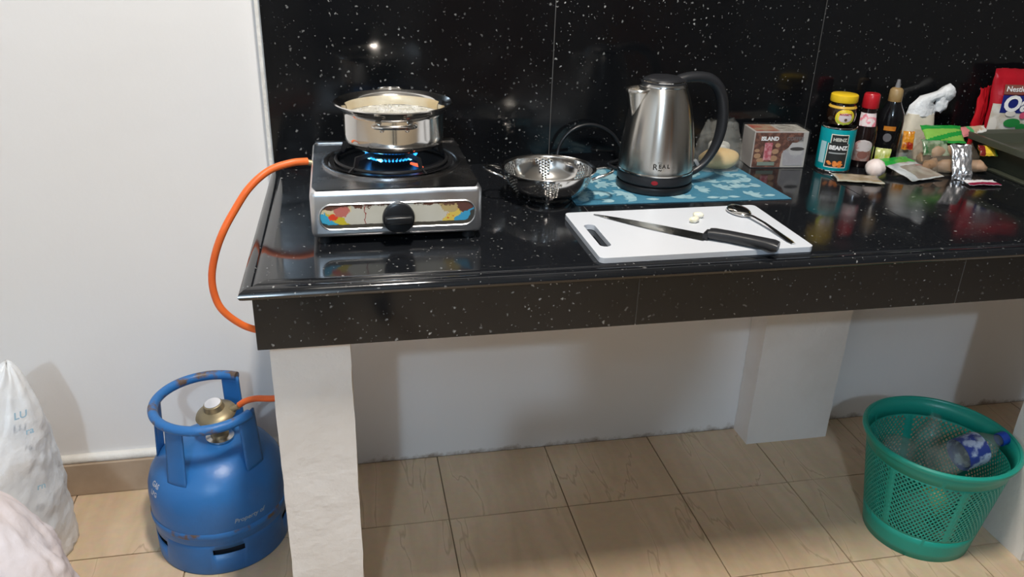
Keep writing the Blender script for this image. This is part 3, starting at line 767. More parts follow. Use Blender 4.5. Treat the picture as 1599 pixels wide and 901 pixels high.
o = link('bowl', b, M_steel, so); o.modifiers.new('t', 'SOLIDIFY').thickness = .001
b = bmesh.new(); V = []
for t, wd_, z in ((0, .0045, .005), (.12, .0034, .0085), (.4, .0034, .0085), (.7, .0048, .005), (.92, .0062, .0022), (1, .0042, .0016)):
    x = .0545+(SL-.0545)*t; V.append([b.verts.new((x, y, z+dz)) for y, dz in ((-wd_, 0), (-wd_*.5, .0012), (wd_*.5, .0012), (wd_, 0), (wd_*.5, -.0006), (-wd_*.5, -.0006))])
for A, B_ in zip(V, V[1:]):
    for k in range(6): b.faces.new((A[k], A[(k+1) % 6], B_[(k+1) % 6], B_[k]))
b.faces.new(V[-1]); b.faces.new(V[0][::-1]); link('handle', b, M_steel, so)
# garlic cloves
M_gar = mat('peeled_garlic', (.80, .76, .55), .35, col2=(.84, .82, .72), vscale=60)
for lb, x, y, rz, s_ in (('peeled garlic clove on the board, the nearer one to the knife', .754, -.447, .3, 1), ('peeled garlic clove on the board, the one nearer the kettle', .771, -.424, -.5, .95)):
    b = bmesh.new(); blob(.0105*s_, .0068*s_, .0058*s_, (0, 0, .0053), 3, .16, 2, x*9, b)
    for v in b.verts: v.co.z = max(v.co.z, .0004); v.co.y *= 1-.25*max(0, v.co.x/.01)
    tag(link('garlic_clove', b, M_gar, loc=(x, y, ZBd), rot=(0, 0, rz)), lb, 'garlic')

# ---------------------------------------------------------------- behind the kettle: film-wrapped bun
M_bun = mat('golden_bun', (.60, .40, .16), .5, col2=(.68, .50, .24), vscale=12)
b = bmesh.new(); blob(.046, .030, .0235, (0, 0, .0235), 4, .06, 1.5, 4, b)
for v in b.verts: v.co.z = max(v.co.z, .0008)
tag(link('bread_bun', b, M_bun, loc=(.958, -.096, H+.002)), 'golden bread bun seen through the kettle handle, inside clear film', 'bread')
def film(name, label, cat, loc, rx, ry, h, seed, m, top=.35, amp=.12, rz=0, n=40, rows_=22, knot=False):
    b = bmesh.new(); G = []
    for k in range(rows_+1):
        t = k/rows_; rad = (1-(1-top)*t**1.7)*(1 if t > .06 else .93)
        row = []
        for i in range(n):
            a = 2*pi*i/n; q = Vector((cos(a)*1.6, sin(a)*1.6, t*3+seed))
            f = rad*(1+amp*noise.noise(q*1.4)+amp*.6*noise.noise(q*3.7))
            sq = (abs(cos(a))**4+abs(sin(a))**4)**(-.25*.5)
            row.append(b.verts.new((rx*f*sq*cos(a), ry*f*sq*sin(a), h*t*(1+.06*noise.noise(Vector((cos(a)*2, sin(a)*2, seed)))*t))))
        G.append(row)
    for k in range(rows_):
        for i in range(n): b.faces.new((G[k][i], G[k][(i+1) % n], G[k+1][(i+1) % n], G[k+1][i]))
    b.faces.new(G[0][::-1])
    return tag(link(name, b, m, loc=loc, rot=(0, 0, rz), angle=60), label, cat)
film('bread_bag', 'crumpled clear film bag around the bun behind the kettle handle', 'bag', (.958, -.088, H+.0022), .056, .040, .105, 2.3, M_clear, .55, .14)
tag(link('paper_roll', ell_tr(lathe([(0, 0), (.022, 0), (.024, .004), (.024, .040), (.021, .044), (0, .044)], 36), T(0, 0, 0)), plain('grey_white_paper', (.50, .50, .46), .6), loc=(.984, -.034, H)), 'pale grey tub behind the bun, seen through the clear film', 'tub')

# coffee box
cbx = thing('coffee_box', 'printed coffee carton wrapped in clear film next to the teal can', 'box', (1.102, -.065, H), R(-5.5))
M_card = mat('grey_carton', (.36, .33, .31), .35, col2=(.48, .46, .43), vscale=9)
link('carton', box(-.0625, .0625, -.034, .034, .0005, .083, .0015, 2), M_card, cbx, False)
def front(bm, name, m, parent, y=-.0346):
    bm.transform(T(0, y, 0, rx=R(90))); return link(name, bm, m, parent, False)
front(patch(.002, .080, lambda v: -.060, lambda v: min(.050, max(.006, .004+1.5*(v-.036))), 8, 10), 'brown_print', mat('brown_coffee_photo', (.10, .045, .035), .35, col2=(.22, .10, .07), vscale=90, thr=(.45, .6)), cbx, -.03455)
b = bmesh.new()
for x, z, rx_, rz_ in ((-.050, .028, .008, .006), (-.042, .018, .009, .005), (-.010, .038, .008, .006), (-.012, .022, .009, .007), (-.052, .040, .006, .004), (-.006, .052, .006, .005)): merge(b, ellp(rx_, rz_, x, z))
front(b, 'bean_print', plain('tan_bean_print', (.40, .24, .14)), cbx, -.0348)
front(patch(.018, .058, lambda v: -.036, lambda v: -.018, 3, 3), 'pink_print', mat('pink_flower_print', (.45, .09, .12), .4, col2=(.60, .30, .32), vscale=120), cbx, -.03485)
b = patch(.006, .040, lambda v: .012-.004*(v/.04), lambda v: .058, 6, 6); front(b, 'cup_print', mat('grey_cup_print', (.48, .47, .48), .4, col2=(.36, .35, .37), vscale=30), cbx, -.0348)
b = patch(.030, .058, lambda v: .018+abs(v-.044)*.6, lambda v: .055-abs(v-.044)*.3, 6, 6); front(b, 'steam_print', plain('pale_steam', (.46, .45, .45)), cbx, -.0350)
front(ellp(.0165, .0042, .040, .044), 'coffee_print', plain('dark_coffee', (.05, .045, .045)), cbx, -.0353)
front(patch(.006, .014, lambda v: -.048, lambda v: -.008, 3, 2), 'strip_print', plain('green_grey_strip', (.20, .26, .22)), cbx, -.0350)
b = text_bm('ISLAND', .0120, .0002, .0006); b.transform(T(-.026, 0, 0)); b.transform(T(0, 0, .0665)@Matrix.Identity(4)) if 0 else None
for v in b.verts: v.co.y += .0665
front(b, 'lettering', M_wht, cbx, -.0352)
b = text_bm('COFFEE', .0112, .0002, .0002)
for v in b.verts: v.co.x += .032; v.co.y += .0665
front(b, 'lettering', plain('grey_lettering', (.17, .15, .15)), cbx, -.0352)
# box top print and film ridges
b = patch(-.032, .032, lambda v: -.058, lambda v: -.005, 5, 4); b.transform(Matrix.Translation((0, 0, .0834))); link('top_print', b, mat('red_brown_top_print', (.32, .07, .05), .35, col2=(.35, .26, .18), vscale=40), cbx, False)
b = patch(-.032, .032, lambda v: .002, lambda v: .060, 5, 4); b.transform(Matrix.Translation((0, 0, .0835))); link('top_film', b, mat('pale_shiny_film', (.50, .49, .44), .18, col2=(.30, .28, .25), vscale=35, bump=.8, bscale=60), cbx, False)
b = box(-.0655, .0655, -.0368, .0368, .0003, .0865, .002, 2)
for v in b.verts: v.co += Vector((noise.noise(v.co*60), noise.noise(v.co*60+Vector((3, 0, 0))), 0))*.001
link('film_wrap', b, mat('clear_wrap', (.25, .25, .25), .1, alpha=.05, bump=.8, bscale=50), cbx, False)

# baked beans can
can = thing('baked_beans_can', 'teal food can standing under the yellow-lidded jar', 'can', (1.222, -.120, H))
M_can = plain('teal_can_label', (.0, .30, .34), .3)
link('can_body', lathe([(0, .0), (.0365, .0), (.0378, .002), (.0378, .005), (.0370, .0065), (.0370, .0960), (.0378, .0975), (.0378, .1000), (.0368, .1008), (.0358, .099), (0, .099)], 64), M_steel, can)
link('paper_label', lathe([(.0373, .0055), (.03745, .006), (.03745, .0960), (.0373, .0965)], 64), M_can, can)
AZC = math.atan2(-1.751+.12, .1446-1.222)+.16; cc = (0, 0); RC = .0375
def keystone(e):
    # label silhouette: wider lower panel, narrower raised shoulder
    def L_(v): return (-.0165 if v > .0665 else -.0225+.0012*(v-.02)/.045)-e
    def R_(v): return (.0180 if v > .0665 else .0205+.001)+e
    return L_, R_
for e_, mt, off, nm, z0_, z1_ in ((.0018, M_cream, .0002, 'label_border', .0125, .0868), (0, plain('black_label_panel', (.022, .024, .024)), .0005, 'label_panel', .0145, .0850)):
    L_, R_ = keystone(e_); b = patch(z0_, .0665, L_, R_, 12, 8); merge(b, patch(.0666, z1_, L_, R_, 12, 3))
    wrap(b, cc, AZC, RC, 0, off); link(nm, b, mt, can)
b = text_bm('HEINZ', .0098, .0001, .0004); wrap(b, cc, AZC+.03, RC, .0750, .0009); link('lettering', b, plain('silver_print', (.58, .58, .52)), can)
b = text_bm('BEANZ', .0122, .0001, .0006); wrap(b, cc, AZC, RC, .0570, .0009); link('lettering', b, M_wht, can)
b = patch(.0440, .0470, lambda v: -.018, lambda v: .018, 10, 1); wrap(b, cc, AZC, RC, 0, .0008); link('grey_line', b, plain('grey_print', (.34, .36, .36)), can)
b = bmesh.new()
for k in range(16): merge(b, ellp(.0042, .0030, random.uniform(-.0165, .0165), .0195+random.uniform(-.003, .006)+.003*(k % 2), .00004*k, 6))
wrap(b, cc, AZC, RC, 0, .0009); link('bean_print', b, mat('orange_bean_print', (.70, .17, .02), .3, col2=(.80, .30, .08), vscale=150), can)
b = patch(.020, .068, lambda v: -.0415, lambda v: -.0265, 5, 6); wrap(b, cc, AZC, RC, 0, .0004); link('info_panel', b, plain('pale_blue_panel', (.38, .60, .64)), can)

# yeast spread jar on the can
jr = thing('spread_jar', 'dark brown jar with yellow lid and oval label on the teal can', 'jar', (1.226, -.112, H+.1012))
jp = [(0, 0), (.020, 0), (.0265, .003), (.0305, .012), (.0312, .022), (.0295, .034), (.0262, .041), (.0245, .045), (.0245, .048), (0, .048)]
def jrad(z):
    for (r0, z0), (r1, z1) in zip(jp, jp[1:]):
        if z0 <= z <= z1 and z1 > z0: return r0+(r1-r0)*(z-z0)/(z1-z0)
    return .0305
link('glass_body', lathe(jp, 56), mat('dark_brown_glass', (.018, .008, .004), .08, coat=.5), jr)
link('lid', lathe([(0, .066), (.0265, .066), (.0285, .0645), (.0290, .061), (.0290, .052), (.0280, .0495), (0, .0495)], 56), M_yel, jr)
link('neck_band', lathe([(.0290, .0365), (.0298, .038), (.0275, .0425), (.0262, .0425)], 56), plain('amber_band', (.62, .38, .05), .35), jr)
AZJ = math.atan2(-1.64, -1.08)+.32
for rx_, rz_, mt, off, nm, dz in ((.0215, .0180, M_yel, .0004, 'oval_label', 0), (.0195, .0160, plain('lime_print', (.42, .58, .06)), .0007, 'oval_label', -.0012), (.0170, .0135, plain('yellow_print', (.80, .58, .05)), .0010, 'oval_label', .0006), (.0135, .0105, plain('pale_lilac_print', (.66, .58, .60)), .0013, 'oval_label', -.0005)):
    b = ellp(rx_, rz_, 0, 0); wrap(b, cc, AZJ, jrad, .0195+dz, off); link(nm, b, mt, jr)
b = text_bm('MARMITE', .0062, .0001, .0002); wrap(b, cc, AZJ, jrad, .0262, .0018); link('lettering', b, plain('maroon_print', (.35, .04, .05)), jr)
b = ellp(.0030, .0032, .001, 0); wrap(b, cc, AZJ, jrad, .0150, .0018); link('pot_print', b, plain('brown_pot_print', (.10, .05, .03)), jr)

# sauce bottles
def bottle(name, label, loc, prof, m, seg=40):
    t = thing(name, label, 'bottle', loc); link('glass_body', lathe(prof, seg), m, t); return t
def prad(pf):
    def f(z):
        for (r0, z0), (r1, z1) in zip(pf, pf[1:]):
            if z1 > z0 and z0 <= z <= z1: return r0+(r1-r0)*(z-z0)/(z1-z0)
        return pf[2][0]
    return f
M_sauce = mat('dark_sauce_glass', (.012, .006, .006), .07, coat=.5)
p1 = [(0, 0), (.024, 0), (.0265, .003), (.0268, .060), (.026, .080), (.0215, .102), (.0165, .120), (.0150, .135), (0, .136)]
s1_ = bottle('sauce_bottle', 'dark sauce bottle with red cap between the jar and the oil bottle', (1.305, -.095, H), p1, M_sauce)
link('cap', lathe([(0, .164), (.0150, .164), (.0172, .161), (.0178, .150), (.0185, .134), (.0175, .132), (0, .132)], 36), M_red, s1_)
AZS = math.atan2(-1.65, -1.16)+.12
b = patch(.094, .122, lambda v: -.021+(.12-v)*.1, lambda v: .019, 10, 6); wrap(b, cc, AZS, prad(p1), 0, .0006); link('neck_label', b, mat('pink_white_label', (.74, .66, .66), .4, col2=(.70, .22, .27), vscale=70, thr=(.5, .58)), s1_)
b = ellp(.020, .0145, 0, .050); wrap(b, cc, AZS, prad(p1), 0, .0005); link('front_label', b, mat('grey_pink_label', (.56, .50, .49), .4, col2=(.42, .22, .20), vscale=60, thr=(.5, .6)), s1_)
b = patch(.016, .046, lambda v: -.021, lambda v: .020, 10, 5); wrap(b, cc, AZS, prad(p1), 0, .0004); link('picture_label', b, mat('brown_food_label', (.36, .28, .25), .4, col2=(.22, .09, .07), vscale=45), s1_)
b = ellp(.011, .009, .001, .030); wrap(b, cc, AZS, prad(p1), 0, .0008); link('picture_label', b, plain('red_brown_print', (.22, .09, .07)), s1_)
p2 = [(0, 0), (.026, 0), (.029, .003), (.0292, .095), (.027, .112), (.018, .130), (.0135, .142), (.0125, .155), (0, .156)]
s2_ = bottle('oil_bottle', 'tall black bottle with brown cap and orange label stripe', (1.388, -.062, H), p2, mat('black_bottle_glass', (.006, .006, .007), .10))
link('cap', lathe([(0, .170), (.006, .170), (.011, .168), (.0145, .164), (.015, .150), (.015, .139), (0, .139)], 32), mat('bronze_cap', (.24, .14, .05), .4, col2=(.32, .22, .10), vscale=30), s2_)
link('cap_nib', lathe([(0, .188), (.0035, .187), (.0045, .180), (.006, .1695)], 20), plain('grey_nib', (.20, .20, .21), .3), s2_)
AZO = math.atan2(-1.69, -1.24)+.1
b = patch(.076, .086, lambda v: -.0135, lambda v: .0125, 8, 3); wrap(b, cc, AZO, prad(p2), 0, .0005); link('orange_stripe', b, mat('orange_label', (.55, .20, .02), .4, col2=(.40, .10, .01), vscale=60), s2_)
b = ellp(.009, .010, -.002, .060); wrap(b, cc, AZO, prad(p2), 0, .0005); link('grey_emblem', b, plain('grey_emblem_print', (.13, .12, .13)), s2_)

# garlic bulb
b = bmesh.new(); ns_ = 48
pf = [(0, 0), (.010, .0008), (.0175, .005), (.0208, .012), (.0208, .020), (.0175, .028), (.011, .0335), (.004, .0360), (0, .0362)]
lathe(pf, ns_, (0, 0, 0), b)
for v in b.verts:
    a = math.atan2(v.co.y, v.co.x); k = 1+.035*cos(a*8)*(1 if v.co.z < .034 else 0); v.co.x *= k; v.co.y *= k
b.transform(T(0, 0, 0, rx=R(14), ry=R(-10))); mn = min(v.co.z for v in b.verts); b.transform(Matrix.Translation((0, 0, -mn)))
tag(link('garlic_bulb', b, mat('garlic_skin', (.78, .69, .66), .5, col2=(.70, .58, .54), vscale=20)), 'whole white garlic bulb in front of the sauce bottle', 'garlic').location = (1.291, -.178, H+.0003)
tag(link('lime_sachet', pillow(.034, .042, .008, 14, .001, 3), mat('lime_green_sachet', (.34, .38, .04), .3, col2=(.50, .52, .22), vscale=60)), 'small lime green sachet leaning on the oil bottle', 'sachet').matrix_world = T(1.352, -.110, H+.0205, rx=R(72), rz=R(-30))

# packets
def packet(name, label, w_, h_, th, M, mats, fn=None, n=22, wr=.0015, seed=1, cat='packet', crimp=.06):
    o = link(name, pillow(w_, h_, th, n, wr, seed, crimp, fn), mats, angle=70)
    o.matrix_world = M; return tag(o, label, cat)
packet('spice_packet', 'flat beige see-through spice packet in front of the teal can', .098, .060, .007, T(1.232, -.207, H+.0042, rz=R(-18)),
       [mat('beige_spice', (.38, .31, .21), .28, col2=(.27, .21, .13), vscale=25, coat=.5), mat('pale_seal', (.55, .55, .47), .2, alpha=.7)], lambda u, v, s: 1 if (abs(v) > .43 or abs(u) > .455) else 0, seed=5)
M_grn = plain('green_foil', (.02, .36, .05), .25)
packet('spice_packet', 'flat grey-brown spice packet with a bright green top band', .100, .112, .010, T(1.376, -.176, H+.0135, rz=R(14), rx=R(9)),
       [mat('brown_spice_window', (.25, .21, .17), .22, col2=(.36, .33, .29), vscale=30, coat=.5), M_grn, mat('clear_silver_edge', (.52, .55, .56), .15, col2=(.30, .33, .34), vscale=30), plain('dull_red_print', (.34, .10, .10))],
       lambda u, v, s: 1 if v > .16 else (2 if (v > .06 or u < -.26 or v < -.45) else (3 if (u > .22 and v > .02) else 0)), seed=8)
# ginger in clear bag
gb = thing('root_bag', 'clear bag of knobbly brown ginger under the green packet', 'bag', (1.490, -.140, H))
M_root = mat('ginger_skin', (.30, .18, .10), .55, col2=(.38, .24, .15), vscale=18)
for k, (x, y, z, a, s_) in enumerate(((-.055, -.030, .018, .4, 1), (-.020, -.040, .017, -.3, 1.05), (.020, -.030, .018, .2, 1), (.050, -.045, .016, -.8, .9), (-.045, .012, .020, 1, 1), (.000, .010, .020, 0, 1.1), (.040, .012, .020, .7, 1), (-.030, -.012, .043, .2, .95), (.012, -.012, .043, -.5, 1), (.045, -.008, .038, .5, .8))):
    b = bmesh.new(); blob(.026*s_, .0145*s_, .0145*s_, (0, 0, 0), 2, .35, 1.6, k*3.1, b); b.transform(T(x, y, max(z, .0165*s_), rz=a)); link('ginger_root', b, M_root, gb)
o = film('clear_bag', None, None, (0, 0, .0), .080, .062, .064, 7.7, mat('clear_root_bag', (.50, .42, .32), .1, alpha=.16, bump=1, bscale=45), .62, .10)
o.parent = gb
# noodle / herb packets stacked over it
packet('herb_packet', 'bright green and lime packet lying on the bag of ginger', .095, .050, .014, T(1.482, -.128, H+.0760, rx=R(38), rz=R(-8)),
       [plain('lime_foil', (.20, .42, .07), .22), plain('green_foil_dark', (.015, .26, .04), .25)], lambda u, v, s: 1 if (v > .22 or (v < .02+.5*u-.12 and v > -.32+.5*u) or v < -.42) else 0, seed=11)
packet('herb_packet', 'dark green leafy packet tucked beneath the lime green packet', .060, .040, .010, T(1.452, -.150, H+.0520, rx=R(50), rz=R(-10)),
       mat('dark_green_leaf_foil', (.02, .10, .03), .2, col2=(.25, .32, .22), vscale=70), seed=13)
packet('seasoning_sachet', 'orange and red sachet at the left of the white paper bag', .026, .042, .006, T(1.428, -.085, H+.0520, rx=R(75), rz=R(-20)),
       mat('orange_sachet', (.62, .25, .02), .25, col2=(.30, .02, .01), vscale=35, thr=(.5, .6)), seed=14)
packet('biscuit_packet', 'shiny clear packet with pink and tan print by the red oats bag', .085, .032, .018, T(1.590, -.092, H+.0720, rx=R(30), rz=R(8)),
       [mat('clear_tan_packet', (.52, .38, .26), .12, col2=(.75, .74, .70), vscale=45, thr=(.5, .58)), plain('pink_foil', (.55, .18, .18), .3), plain('green_foil_small', (.06, .36, .12), .3)], lambda u, v, s: 1 if u < -.28 else (2 if u < -.12 else 0), seed=17)
packet('seasoning_sachet', 'small yellow and red sachet beside the silver packet', .040, .028, .008, T(1.566, -.178, H+.0490, rx=R(40), rz=R(-15)),
       [plain('yellow_foil', (.70, .48, .04), .25), plain('dark_red_foil', (.16, .01, .01), .25), plain('green_edge_foil', (.10, .30, .06), .25)], lambda u, v, s: 1 if u < -.18 else (2 if u > .36 else 0), seed=19)
M_silver = mat('silver_foil', (.72, .73, .76), .20, .85, bump=1.0, bscale=24)
packet('foil_packet', 'crinkled silver foil packet leaning against the ginger bag', .046, .080, .014, T(1.476, -.212, H+.0345, rx=R(58), rz=R(-14)), M_silver, n=28, wr=.003, seed=21)
packet('sauce_packet', 'flat white and maroon packet lying in front of the silver foil', .072, .034, .006, T(1.490, -.268, H+.0048, rz=R(-6)),
       [plain('white_foil', (.76, .74, .76), .3), plain('maroon_foil', (.22, .01, .04), .3)], lambda u, v, s: 1 if v < -.18 or s < 0 else 0, seed=23)
# white paper bag with twisted plastic neck
wb = thing('flour_bag', 'white paper bag with a twisted plastic neck by the wall', 'bag', (1.482, -.036, H))
b = bmesh.new(); G = []
for k in range(15):
    t = k/14; rx_ = .043*(1-.25*t**2); ry_ = .026*(1-.35*t**2)
    G.append([b.verts.new((rx_*cos(a)*(abs(cos(a))**4+abs(sin(a))**4)**-.2*(1+.05*noise.noise(Vector((cos(a)*2, sin(a)*2, t*4)))), ry_*sin(a)*(abs(cos(a))**4+abs(sin(a))**4)**-.2, .104*t)) for a in [2*pi*i/32 for i in range(32)]])
for k in range(14):
    for i in range(32): b.faces.new((G[k][i], G[k][(i+1) % 32], G[k+1][(i+1) % 32], G[k+1][i])).material_index = 0 if k < 14 else 1
b.faces.new(G[0][::-1]); b.faces.new(G[-1])
link('paper_body', b, mat('cream_paper', (.68, .62, .50), .6, bump=.5, bscale=20), wb)
M_wpl = mat('white_thin_plastic', (.74, .76, .78), .25, bump=1, bscale=35)
b = bmesh.new(); G = []
cen = [(0, 0, .100, .034, .019), (.002, 0, .122, .030, .017), (.008, 0, .136, .024, .014), (.024, 0, .142, .013, .013), (.038, 0, .145, .012, .012), (.050, 0, .148, .017, .016), (.062, 0, .150, .021, .018), (.072, 0, .150, .015, .014), (.078, 0, .149, .004, .004)]
for k, (x, y, z, r1_, r2_) in enumerate(cen):
    nx_ = min(1, max(0, (k-1)/3.)); G.append([])
    for i in range(32):
        a = 2*pi*i/32; wv = 1+.18*noise.noise(Vector((cos(a)*2.5, sin(a)*2.5, k*.9)))
        G[-1].append(b.verts.new((x+r1_*cos(a)*(1-nx_)*wv, y+r2_*sin(a)*wv, z+r1_*cos(a)*nx_*-wv)))
for k in range(len(cen)-1):
    for i in range(32): b.faces.new((G[k][i], G[k][(i+1) % 32], G[k+1][(i+1) % 32], G[k+1][i]))
link('twisted_neck', b, M_wpl, wb, angle=80)
b = bmesh.new(); blob(.016, .010, .022, (.047, -.004, .128), 3, .35, 2, 9, b); link('plastic_tail', b, M_wpl, wb)

# oats bag
ob = thing('oats_bag', 'red oats bag standing behind the dark olive tray', 'bag', (1.745, -.045, H), R(-4))
def oatfn(u, v, s): return 0
b = pillow(.180, .205, .050, 26, .003, 31, .05); b.transform(T(0, 0, .1035, rx=R(88))); link('foil_body', b, mat('red_foil', (.40, .008, .018), .28, bump=.3, bscale=12), ob, angle=70)
def ofront(bm_, nm, m_, off):
    for v in bm_.verts:
        x, y = max(-.086, v.co.x-.019), v.co.y; X_, Y_ = x/.18, (y-.1035)/.205
        ey = max(0, 1-(abs(Y_)/.45)**2.2); ex = max(0, 1-abs(2*X_)**2.6); zz = .025*math.sqrt(ey)*math.sqrt(ex)
        v.co = Vector((x, -zz-.0055-off-v.co.z, y+.003))
    return link(nm, bm_, m_, ob, False)
def rp(x0, x1, y0, y1): return patch(y0, y1, lambda v: x0, lambda v: x1, 14, 10)
ofront(patch(.02, .125, lambda v: -.072+.0*v, lambda v: .07, 16, 12), 'picture_print', mat('cream_fruit_print', (.50, .44, .36), .35, col2=(.62, .60, .56), vscale=55), 0)
ofront(rp(-.052, .072, .105, .146), 'name_panel', plain('navy_print', (.012, .02, .16), .3), .001)
ofront(rp(-.052, .072, .148, .170), 'brand_panel', mat('brown_red_print', (.30, .03, .03), .3, col2=(.22, .08, .06), vscale=20), .001)
b = text_bm('Oats', .050, .0002, .0016, .12, 'LEFT')
for v in b.verts: v.co.x -= .050; v.co.y += .1255
ofront(b, 'lettering', M_wht, .0025)
b = text_bm('Nestlé', .017, .0002, .0002, .1, 'LEFT')
for v in b.verts: v.co.x -= .049; v.co.y += .160
ofront(b, 'lettering', M_wht, .0025)
b = bmesh.new(); merge(b, ellp(.020, .011, -.018, .082)); merge(b, ellp(.012, .009, .006, .072)); ofront(b, 'leaf_print', plain('green_leaf_print', (.02, .22, .05), .35), .0022)
M_berry = plain('pink_berry_print', (.60, .08, .16), .35)
for e_ in ((.009, .008, .004, .100), (.010, .008, .012, .060)): ofront(ellp(*e_), 'berry_print', M_berry, .0026)
b = bmesh.new(); merge(b, ellp(.010, .024, -.061, .070)); merge(b, ellp(.012, .007, -.028, .104)); ofront(b, 'grain_print', plain('pale_grain_print', (.66, .62, .56), .4), .0024)
b = pillow(.045, .155, .016, 18, .004, 37, .05); o = link('side_gusset', b, mat('red_foil_gusset', (.55, .012, .02), .22, bump=.4, bscale=20), ob, angle=70); b = None
o.matrix_local = T(-.094, .012, .084, rx=R(90), ry=0, rz=R(30)); 

# olive tray
M_olive = mat('olive_plastic', (.055, .060, .042), .35)
tr = thing('olive_tray', 'dark olive plastic tray at the right end of the counter', 'tray', (1.566, -.085, H), R(-2))
def slab(x0, x1, y0, y1, z0, z1, nm, bev=.003): return link(nm, box(x0, x1, y0, y1, z0, z1, bev, 2), M_olive, tr)
# floor flange, sloping walls, overhanging rim
b = bmesh.new()
def rect(x0, x1, y0, y1, z): return [b.verts.new(p) for p in ((x0, y0, z), (x1, y0, z), (x1, y1, z), (x0, y1, z))]
TX0, TX1, TY0, TY1 = .0, .46, -.36, .0
q = [rect(TX0+.02, TX1, TY0+.02, TY1-.01, .0), rect(TX0+.018, TX1, TY0+.018, TY1-.01, .006), rect(TX0+.034, TX1-.01, TY0+.034, TY1-.015, .008), rect(TX0+.024, TX1-.005, TY0+.024, TY1-.008, .056),
     rect(TX0, TX1, TY0, TY1, .060), rect(TX0, TX1, TY0, TY1, .0745), rect(TX0+.006, TX1-.006, TY0+.006, TY1-.006, .0755), rect(TX0+.022, TX1-.02, TY0+.022, TY1-.02, .070), rect(TX0+.034, TX1-.03, TY0+.034, TY1-.03, .050)]
b.faces.new(q[0][::-1])
for A, B_ in zip(q, q[1:]):
    for i in range(4): b.faces.new((A[i], A[(i+1) % 4], B_[(i+1) % 4], B_[i]))
b.faces.new(q[-1])
o = link('tray_body', b, M_olive, tr, angle=25); m_ = o.modifiers.new('bev', 'BEVEL'); m_.width = .0012; m_.segments = 2

# ---------------------------------------------------------------- gas cylinder
GXc, GYc = -.166, -.170
gc = thing('gas_cylinder', 'blue steel gas cylinder with rusty collar left of the pillar', 'gas cylinder', (GXc, GYc, 0))
cp_ = [(0, .055), (.110, .058), (.134, .068), (.1405, .080), (.1425, .095), (.1425, .155), (.1405, .175), (.134, .196), (.120, .218), (.100, .236), (.075, .250), (.045, .259), (.02, .262), (0, .262)]
link('tank', lathe(cp_, 96), M_blue, gc)
link('weld_band', lathe([(.1428, .0955), (.1445, .098), (.1448, .103), (.1445, .108), (.1428, .1105)], 96), M_rust, gc)
# skirt with slots
b = bmesh.new(); ns = 120; zs = [0, .004, .052, .066, .090]; rr_ = [.1385, .1400, .1400, .1398, .1385]; G = []
for z, r in zip(zs, rr_): G.append([b.verts.new((r*cos(2*pi*i/ns), r*sin(2*pi*i/ns), z)) for i in range(ns)])
for k in range(4):
    for i in range(ns):
        if k == 2 and ((i+36) % 24) < 9: continue
        b.faces.new((G[k][i], G[k][(i+1) % ns], G[k+1][(i+1) % ns], G[k+1][i]))
b.transform(Matrix.Rotation(R(16), 4, 'Z'))
o = link('foot_skirt', b, M_blue, gc); s_ = o.modifiers.new('t', 'SOLIDIFY'); s_.thickness = .0025; s_.offset = -1
link('skirt_shade_liner', lathe([(0, .04), (.128, .04), (.128, .062)], 60), plain('painted_inside_shade', (.01, .012, .02), .8), gc)  # near-black liner added inside the skirt, painting the shade behind the slots
# collar ring and plates
zr = .345
pts = [(.1075*cos(R(a)), .1075*sin(R(a)), zr+.002*sin(R(a))) for a in range(62, 330, 4)]
b = tube(pts, .0105, 14, ell=.95); link('collar_ring', b, M_rust, gc)
def plate(a_c, half, z0, z1, r0_, r1_, nm='collar_plate'):
    b = bmesh.new(); G = []
    for k in range(9):
        t = k/8; z = z0+(z1-z0)*t; r = r0_+(r1_-r0_)*t
        G.append([b.verts.new((r*cos(R(a_c-half+2*half*i/8)), r*sin(R(a_c-half+2*half*i/8)), z)) for i in range(9)])
    for k in range(8):
        for i in range(8): b.faces.new((G[k][i], G[k][i+1], G[k+1][i+1], G[k+1][i]))
    o = link(nm, b, M_blue, gc); s_ = o.modifiers.new('t', 'SOLIDIFY'); s_.thickness = .004; return o
plate(-121, 11, .205, zr+.002, .1235, .1085)
plate(-37, 12, .215, zr+.004, .1175, .1085)
plate(70, 11, .225, zr+.002, .110, .107)
plate(172, 10, .215, zr+.002, .1175, .1085)
# valve and regulator
vx, vy = .018, -.012
link('valve', lathe([(0, .262), (.019, .262), (.019, .275), (.012, .279), (.012, .298), (.016, .300), (.016, .312), (0, .312)], 32, (vx, vy, 0)), M_brass, gc)
link('valve_seat', lathe([(.019, .260), (.028, .261), (.029, .266), (.019, .268)], 32, (vx, vy, 0)), M_brush, gc)
rg = bmesh.new(); lathe([(0, .0), (.024, .0), (.040, .005), (.0425, .010), (.040, .015), (.030, .020), (.0215, .024), (.0195, .036), (.0165, .038), (0, .038)], 56, (0, 0, 0), rg)
RM = T(vx, vy, .3125, rx=R(6), ry=R(-8)); rg.transform(RM); ro = link('regulator', rg, M_brass, gc)
b = lathe([(0, .0395), (.0160, .0395), (.0170, .0385), (.0165, .0375)], 40); b.transform(RM); tag(link('regulator_sticker', b, plain('white_sticker', (.76, .76, .80), .4), ro), 'round white sticker on the regulator')
b = tube([(.030, -.004, .014), (.050, -.008, .022)], .0062, 14); b.transform(RM); link('hose_nozzle', b, M_brass, ro)
b = tube([(-.030, -.018, -.002), (-.018, -.014, -.006), (0, -.010, -.008)], .006, 10); b.transform(RM); link('latch', b, M_black, ro)
crd = prad(cp_[2:])
b = text_bm('Property of', .0145, .0001, .0002, .25); wrap(b, (0, 0), R(-58), .1426, .132, .0006); link('lettering', b, plain('faded_white_print', (.32, .38, .44), .5), gc)
